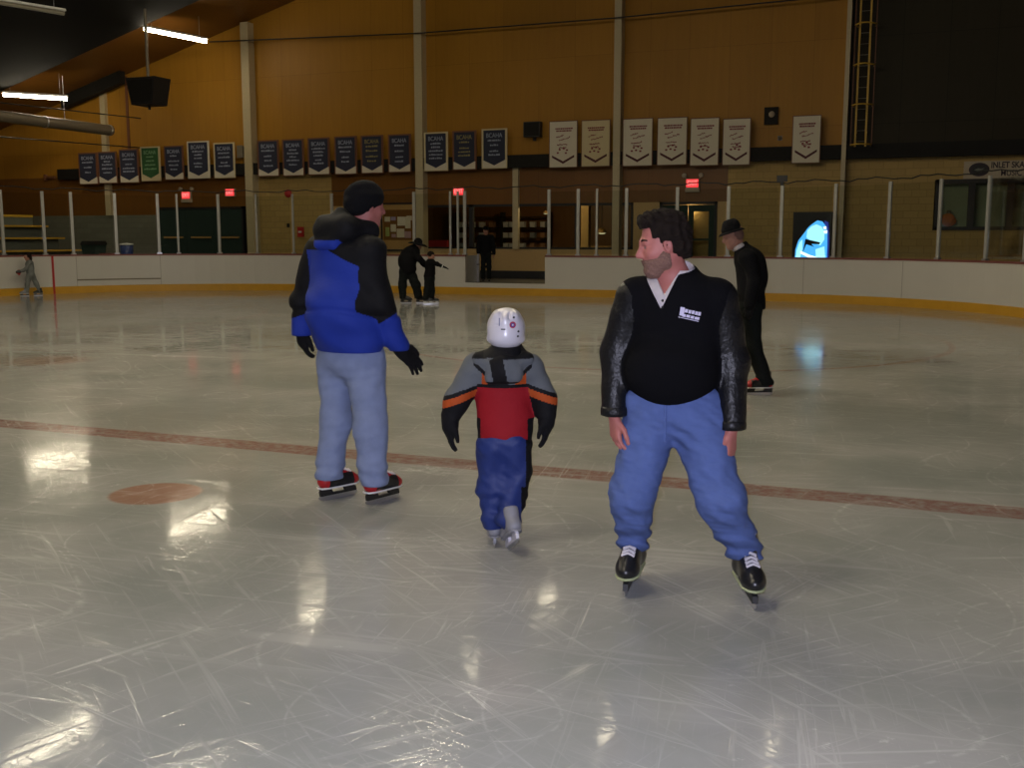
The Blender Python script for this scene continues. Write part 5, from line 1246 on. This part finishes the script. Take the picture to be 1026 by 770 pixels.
# ---------------------------------------------------------------- figures further away
def build_hat_man():
    F_ = np.array((-.95, -.30, 0)); 
    SQ = ((.3, 1, 0), .75)
    torso = [cone((-.085, 0, 1.00), (-.115, 0, 1.38), .150, .165, .05, ((.95, .3, 0), .80)), cone((-.125, -.14, 1.45), (-.125, .14, 1.45), .085, .085, .06), cone((-.13, 0, 1.44), (-.185, 0, 1.56), .12, .075, .05), ell((-.06, 0, 1.25), (.15, .18, .28), .05), cone((-.085, 0, .99), (-.075, 0, .93), .150, .150, .05)]
    armR = chain([(-.10, -.17, 1.45), (-.045, -.20, 1.18), (-.085, -.21, .96)], [.085, .07, .058], .04)
    armL = chain([(-.14, .17, 1.45), (-.10, .20, 1.18), (-.02, .17, .93)], [.085, .07, .058], .04)
    legF = chain([(-.12, .05, .92), (-.20, .10, .50), (-.16, .16, .12)], [.115, .085, .075], .05)
    legB = chain([(-.08, -.05, .92), (-.040, -.06, .50), (.108, -.055, .13)], [.115, .085, .080], .05)
    pelvis = [ell((-.095, 0, .93), (.14, .16, .14), .05)]
    hc = (-.285, -.01, 1.665); hp, HL, HA = head_prims(hc, (-.94, -.16, -.30), (-.28, 0, .96), 1.0)
    gl = hand_prims((-.085, -.215, .95), (-.1, 0, -1), (.2, .9, 0), (-.9, .1, 0), 1.0, (.4, .5, .4), .04, 1.2); g2 = hand_prims((-.015, .17, .92), (.1, 0, -1), (-.1, -.9, 0), (-.9, .1, 0), 1.0, (.4, .5, .4), .04, 1.2)
    body = hp + [cone((-.16, 0, 1.47), (-.25, 0, 1.61), .06, .058, .03)] + shade(torso, -.05) + shade(armL + armR, -.03) + shade(pelvis + legF + legB, -.035) + gl + g2
    def pickb(C): return ((C[:, 2] < 1.1)).astype(int)
    o = person(body, .011, (-1.73, 11.19, 0), R(8.8), 'man in black coat and black brimmed hat skating behind the bearded man', mats=[M['skin_far'], M['glove']], pick=pickb)
    def loc(P): return (P - np.array(hc)) @ HA.T
    hair = [ell(HL(-.03, 0, .0), np.array((.09, .085, .09)), .02, HA), fcut(lambda P: loc(P)[:, 0] + .00), fcut(lambda P: -.07 - loc(P)[:, 2])]
    sdf_mesh('hair', hair, .009, M['beard'], o)
    hat = [cone(HL(-.005, 0, .07), HL(-.012, 0, .095), .104, .096, .03), fcut(lambda P: loc(P)[:, 2] - .175), fcut(lambda P: .045 - loc(P)[:, 2])]
    h = sdf_mesh('hat', hat, .009, M['toque'], o)
    mb = MB(); n = 28; prof = [(.10, .058), (.120, .046), (.130, .036), (.130, .030), (.10, .050)]
    vs, fs = [], []
    for r, u in prof:
        for k in range(n): a = 2*math.pi*k/n; vs.append(HL(r * math.cos(a) * 1.08, r * math.sin(a), u))
    for i in range(len(prof) - 1):
        for k in range(n): fs.append((i*n+k, i*n+(k+1) % n, (i+1)*n+(k+1) % n, (i+1)*n+k))
    mb.add(vs, fs, 0, True); mb.build('brim', M['toque'], h)
    coat = torso + armL + armR + [folds(.008, 13, 61), above(.90), cut(cone((-.215, 0, 1.60), (-.25, 0, 1.70), .062, .08))]
    sdf_mesh('coat', coat, .010, M['coat_dark'], o)
    cl = [cone((-.205, -.04, 1.545), (-.235, .04, 1.55), .062, .062, .03), fcut(lambda P: np.abs((P - np.array((-.22, 0, 1.55))) @ np.array((-.5, 0, .86))) - .022)]
    sdf_mesh('collar', cl, .008, M['shirt'], o)
    sdf_mesh('trousers', pelvis + legF + legB + [folds(.007, 15, 62), bunch(.006, 60, .08, .25), above(.105), below(1.0)], .010, M['trouser_dark'], o)
    skate('skate', (-.97, .1), (-.245, .17, 0), o, trim='skate_red', toe='skate_red', vox=.009, laces=False)
    skate('skate', (-.95, -.30), (.035, -.075, 0), o, boot='skate_black', trim='skate_red', toe='skate_red', vox=.009, laces=False, holder='black')
build_hat_man()

def build_stooping_adult():
    torso = chain([(-.40, 0, .88), (-.42, 0, 1.08), (-.30, 0, 1.26), (-.22, 0, 1.34)], [.205, .225, .20, .13], .06)
    armN = chain([(-.26, -.16, 1.30), (-.10, -.22, 1.12), (.05, -.16, 1.0)], [.085, .07, .055], .04); armF = chain([(-.26, .16, 1.30), (-.12, .22, 1.10), (.02, .16, .96)], [.085, .07, .055], .04)
    pelvis = [ell((-.42, 0, .82), (.17, .17, .15), .05)]
    legL = chain([(-.50, -.02, .80), (-.545, 0, .45), (-.535, .0, .14)], [.12, .10, .085], .05); legR = chain([(-.34, .02, .80), (-.20, 0, .45), (-.14, .02, .14)], [.125, .115, .10], .05)
    hc = (-.14, 0, 1.46); hp, HL, HA = head_prims(hc, (.80, 0, -.60), (.58, 0, .80))
    hn = hand_prims((.05, -.16, .99), (.6, .1, -.8), (0, .9, .3), (.7, 0, .6), 1, (.3, .4, .3), .05, 1.2); hf = hand_prims((.02, .16, .95), (.6, .1, -.8), (0, -.9, .3), (.7, 0, .6), 1, (.3, .4, .3), .05, 1.2)
    body = hp + [cone((-.25, 0, 1.34), (-.17, 0, 1.42), .06, .058, .03)] + shade(torso, -.05) + shade(armN + armF, -.03) + shade(pelvis + legL + legR, -.04) + hn + hf
    o = person(body, .014, (-12.0, 23.77, 0), R(26.8), 'adult all in black with a wide hat stooping over a child by the boards', mats=[M['skin_far'], M['glove']], pick=lambda C: (C[:, 2] < 1.2).astype(int))
    sdf_mesh('coat', torso + armN + armF + [folds(.01, 11, 71), above(.72)], .014, M['coat_dark'], o)
    sdf_mesh('trousers', pelvis + legL + legR + [folds(.008, 13, 72), above(.12), below(.9)], .014, M['trouser_dark'], o)
    HA = axes((.96, 0, -.22), (.22, 0, .97)); HL = lambda f, s_, u: np.array(hc) + HA[0]*f + HA[1]*s_ + HA[2]*u
    hat = [ell(HL(-.01, 0, .08), (.11, .10, .10), .03, HA), fcut(lambda P: .03 - (P - np.array(hc)) @ HA[2])]
    h = sdf_mesh('hat', hat, .012, M['toque'], o)
    mb = MB(); n = 24; prof = [(.10, .062), (.19, .045), (.25, .012), (.25, -.004), (.10, .03)]; vs, fs = [], []
    for r, u in prof:
        for k in range(n): a = 2*math.pi*k/n; vs.append(HL(r * math.cos(a), r * math.sin(a) * .9, u))
    for i in range(len(prof) - 1):
        for k in range(n): fs.append((i*n+k, i*n+(k+1) % n, (i+1)*n+(k+1) % n, (i+1)*n+k))
    mb.add(vs, fs, 0, True); mb.build('brim', M['toque'], h)
    skate('skate', (1, -.1), (-.45, 0, 0), o, vox=.012, laces=False, sole='black'); skate('skate', (1, .1), (-.06, .03, 0), o, vox=.012, laces=False, sole='black')
build_stooping_adult()
def build_pointing_child():
    torso = [cone((.16, 0, .70), (.19, 0, 1.02), .135, .125, .05), cone((.19, -.09, 1.03), (.19, .09, 1.03), .065, .065, .05)]
    armN = chain([(.22, -.09, 1.03), (.36, -.10, .99), (.49, -.11, .935)], [.062, .052, .040], .03); armF = chain([(.20, .10, 1.03), (.24, .13, .86), (.27, .06, .74)], [.062, .052, .040], .03)
    pelvis = [ell((.16, 0, .68), (.13, .13, .12), .05)]
    legs = chain([(.13, -.03, .66), (.10, -.03, .36), (.05, -.04, .13)], [.10, .085, .075], .05) + chain([(.20, .03, .66), (.20, .04, .36), (.20, .05, .13)], [.10, .085, .075], .05)
    hc = (.205, -.01, 1.19); hp, HL, HA = head_prims(hc, (.9, .1, -.3), (.28, 0, .96), .86)
    hn = hand_prims((.50, -.11, .930), (.92, 0, -.36), (0, .3, -.9), (0, .9, .3), .85, (.1, .15, .1), .05, 1.4); hf = hand_prims((.27, .06, .735), (.2, 0, -1), (-.9, 0, 0), (0, -.9, 0), .85, (.3, .4, .3), .05, 1.3)
    body = hp + [cone((.19, 0, 1.02), (.20, 0, 1.12), .045, .045, .03)] + shade(torso, -.04) + shade(armN + armF, -.02) + shade(pelvis + legs, -.03) + hn + hf
    o = person(body, .012, (-12.0, 23.77, 0) , R(26.8), 'child in dark clothes pointing to the right in front of the stooping adult', mats=[M['skin_far'], M['glove']], pick=lambda C: (C[:, 2] < 1.0).astype(int))
    o.location = Vector((-12.0, 23.77, 0)) + Vector((math.cos(R(26.8)) * -.02 + math.sin(R(26.8)) * .32, math.sin(R(26.8)) * -.02 - math.cos(R(26.8)) * .32, 0))
    sdf_mesh('coat', torso + armN + armF + [folds(.007, 15, 75), above(.60)], .012, M['coat_dark'], o)
    mb = MB(); mb.tube([(.47, -.11, .944), (.492, -.11, .935)], .047, 12); mb.build('cuff', M['white'], o)
    sdf_mesh('trousers', pelvis + legs + [folds(.006, 15, 76), above(.11), below(.74)], .012, M['trouser_dark'], o)
    def loc(P): return (P - np.array(hc)) @ HA.T
    sdf_mesh('hair', [ell(HL(-.02, 0, .04), np.array((.105, .092, .10)) * .88, .02, HA), fcut(lambda P: (lambda q: np.maximum(-.09 - q[:, 2], np.where(q[:, 2] > .05, -1, q[:, 0] - .0)))(loc(P)))], .010, M['hair'], o)
    skate('skate', (1, 0), (.12, -.04, 0), o, vox=.012, laces=False, s=.85, sole='white', holder='white'); skate('skate', (1, .05), (.27, .06, 0), o, vox=.012, laces=False, s=.85, sole='white', holder='white')
build_pointing_child()

def build_doorway_person():
    torso = [cone((0, 0, .86), (0, 0, 1.28), .165, .175, .05, ((0, 1, 0), .72)), cone((-.15, 0, 1.36), (.15, 0, 1.36), .075, .075, .06)]
    armL = chain([(-.19, 0, 1.35), (-.225, 0, 1.08), (-.235, -.03, .86)], [.075, .066, .055], .04); armR = chain([(.19, 0, 1.35), (.235, 0, 1.08), (.25, -.03, .86)], [.075, .066, .055], .04)
    pelvis = [ell((0, 0, .84), (.155, .12, .13), .05)]
    legs = chain([(-.075, 0, .82), (-.085, -.01, .45), (-.085, 0, .08)], [.09, .072, .062], .04) + chain([(.075, 0, .82), (.095, -.01, .45), (.10, 0, .08)], [.09, .072, .062], .04)
    hc = (0, -.01, 1.56); hp, HL, HA = head_prims(hc, (-.05, -1, -.15), (0, -.1, 1), .98)
    h1 = hand_prims((-.235, -.03, .85), (0, 0, -1), (.9, 0, 0), (0, -.9, 0), 1, (.3, .4, .3), .05, 1.1); h2 = hand_prims((.25, -.03, .85), (0, 0, -1), (-.9, 0, 0), (0, -.9, 0), 1, (.3, .4, .3), .05, 1.1)
    body = hp + [cone((0, 0, 1.36), (0, 0, 1.50), .055, .055, .03)] + shade(torso, -.045) + shade(armL + armR, -.028) + shade(pelvis + legs, -.03) + h1 + h2
    o = person(body, .014, (-12.97, 29.95, FZ), R(23.4), 'person in black coat standing in the gate opening of the boards', skin='skin_far')
    sdf_mesh('coat', torso + armL + armR + [folds(.008, 13, 81), above(.70)], .014, M['coat_dark'], o)
    sdf_mesh('trousers', pelvis + legs + [folds(.006, 15, 82), above(.07), below(.9)], .014, M['trouser_dark'], o)
    def loc(P): return (P - np.array(hc)) @ HA.T
    sdf_mesh('cap', [ell(HL(-.015, 0, .055), (.115, .098, .095), .02, HA), ell(HL(.07, 0, .05), (.07, .075, .022), .02, HA), fcut(lambda P: .02 - loc(P)[:, 2])], .011, M['toque'], o)
    for x in (-.085, .10):
        sdf_mesh('shoe', [cone((x, .05, .045), (x, -.12, .035), .045, .038, .03), cone((x, .04, .05), (x, .03, .12), .045, .045, .03), above(.0)], .011, M['skate_black'], o)
build_doorway_person()

def build_grey_skater():
    torso = [cone((.0, 0, .62), (-.01, 0, .90), .105, .115, .05, ((0, 1, 0), .8)), cone((-.01, -.10, .955), (-.01, .10, .955), .055, .055, .05)]
    armN = chain([(-.01, -.13, .95), (-.10, -.16, .78), (-.235, -.14, .71)], [.058, .048, .04], .03); armF = chain([(-.01, .13, .95), (-.09, .16, .78), (-.20, .13, .70)], [.058, .048, .04], .03)
    pelvis = [ell((.0, 0, .60), (.105, .12, .10), .04)]
    legs = chain([(-.04, -.04, .58), (-.10, -.04, .33), (-.12, -.03, .10)], [.08, .062, .052], .04) + chain([(.04, .04, .58), (.13, .05, .34), (.23, .05, .10)], [.08, .062, .052], .04)
    hc = (-.055, 0, 1.115); hp, HL, HA = head_prims(hc, (-1, -.1, -.2), (-.15, 0, 1), .86)
    body = hp + [cone((-.015, 0, .95), (-.04, 0, 1.06), .042, .042, .03)] + shade(torso, -.035) + shade(armN + armF, -.018) + shade(pelvis + legs, -.025) + hand_prims((-.235, -.14, .71), (-1, 0, -.2), (0, .9, 0), (0, 0, .9), .82, (.4, .5, .4), .05, 1.2) + hand_prims((-.20, .13, .70), (-1, 0, -.2), (0, -.9, 0), (0, 0, .9), .82, (.4, .5, .4), .05, 1.2)
    g = (-24.11 + .27, 22.86 - .29, 0)
    o = person(body, .012, g, R(46.5), 'youngster in grey tracksuit skating beside the red goal line at the left edge', skin='skin_far')
    sdf_mesh('top', torso + armN + armF + [folds(.005, 17, 91), above(.54)], .012, M['grey_cloth'], o)
    sdf_mesh('trousers', pelvis + legs + [folds(.005, 17, 92), above(.09), below(.66)], .012, M['grey_cloth'], o)
    def loc(P): return (P - np.array(hc)) @ HA.T
    sdf_mesh('hair', [ell(HL(-.02, 0, .03), (.098, .086, .100), .02, HA), ell(HL(-.075, 0, -.08), (.05, .06, .07), .04, HA), fcut(lambda P: (lambda q: np.maximum(-.16 - q[:, 2], np.where(q[:, 2] > .05, -1, q[:, 0] - .01)))(loc(P)))], .010, M['hair'], o)
    m_ = sdf_mesh('mitten', [cone((-.26, -.14, .70), (-.33, -.14, .68), .045, .05, .03), cone((-.28, -.14, .70), (-.29, -.14, .62), .03, .03, .03)], .01, [M['skate_black'], M['red']], o, lambda C: (C[:, 2] < .655).astype(int))
    skate('skate', (-1, .1), (-.19, -.03, 0), o, vox=.012, laces=False, s=.85, boot='skate_grey'); skate('skate', (-1, .1), (.165, .05, 0), o, vox=.012, laces=False, s=.85, boot='skate_black')
build_grey_skater()
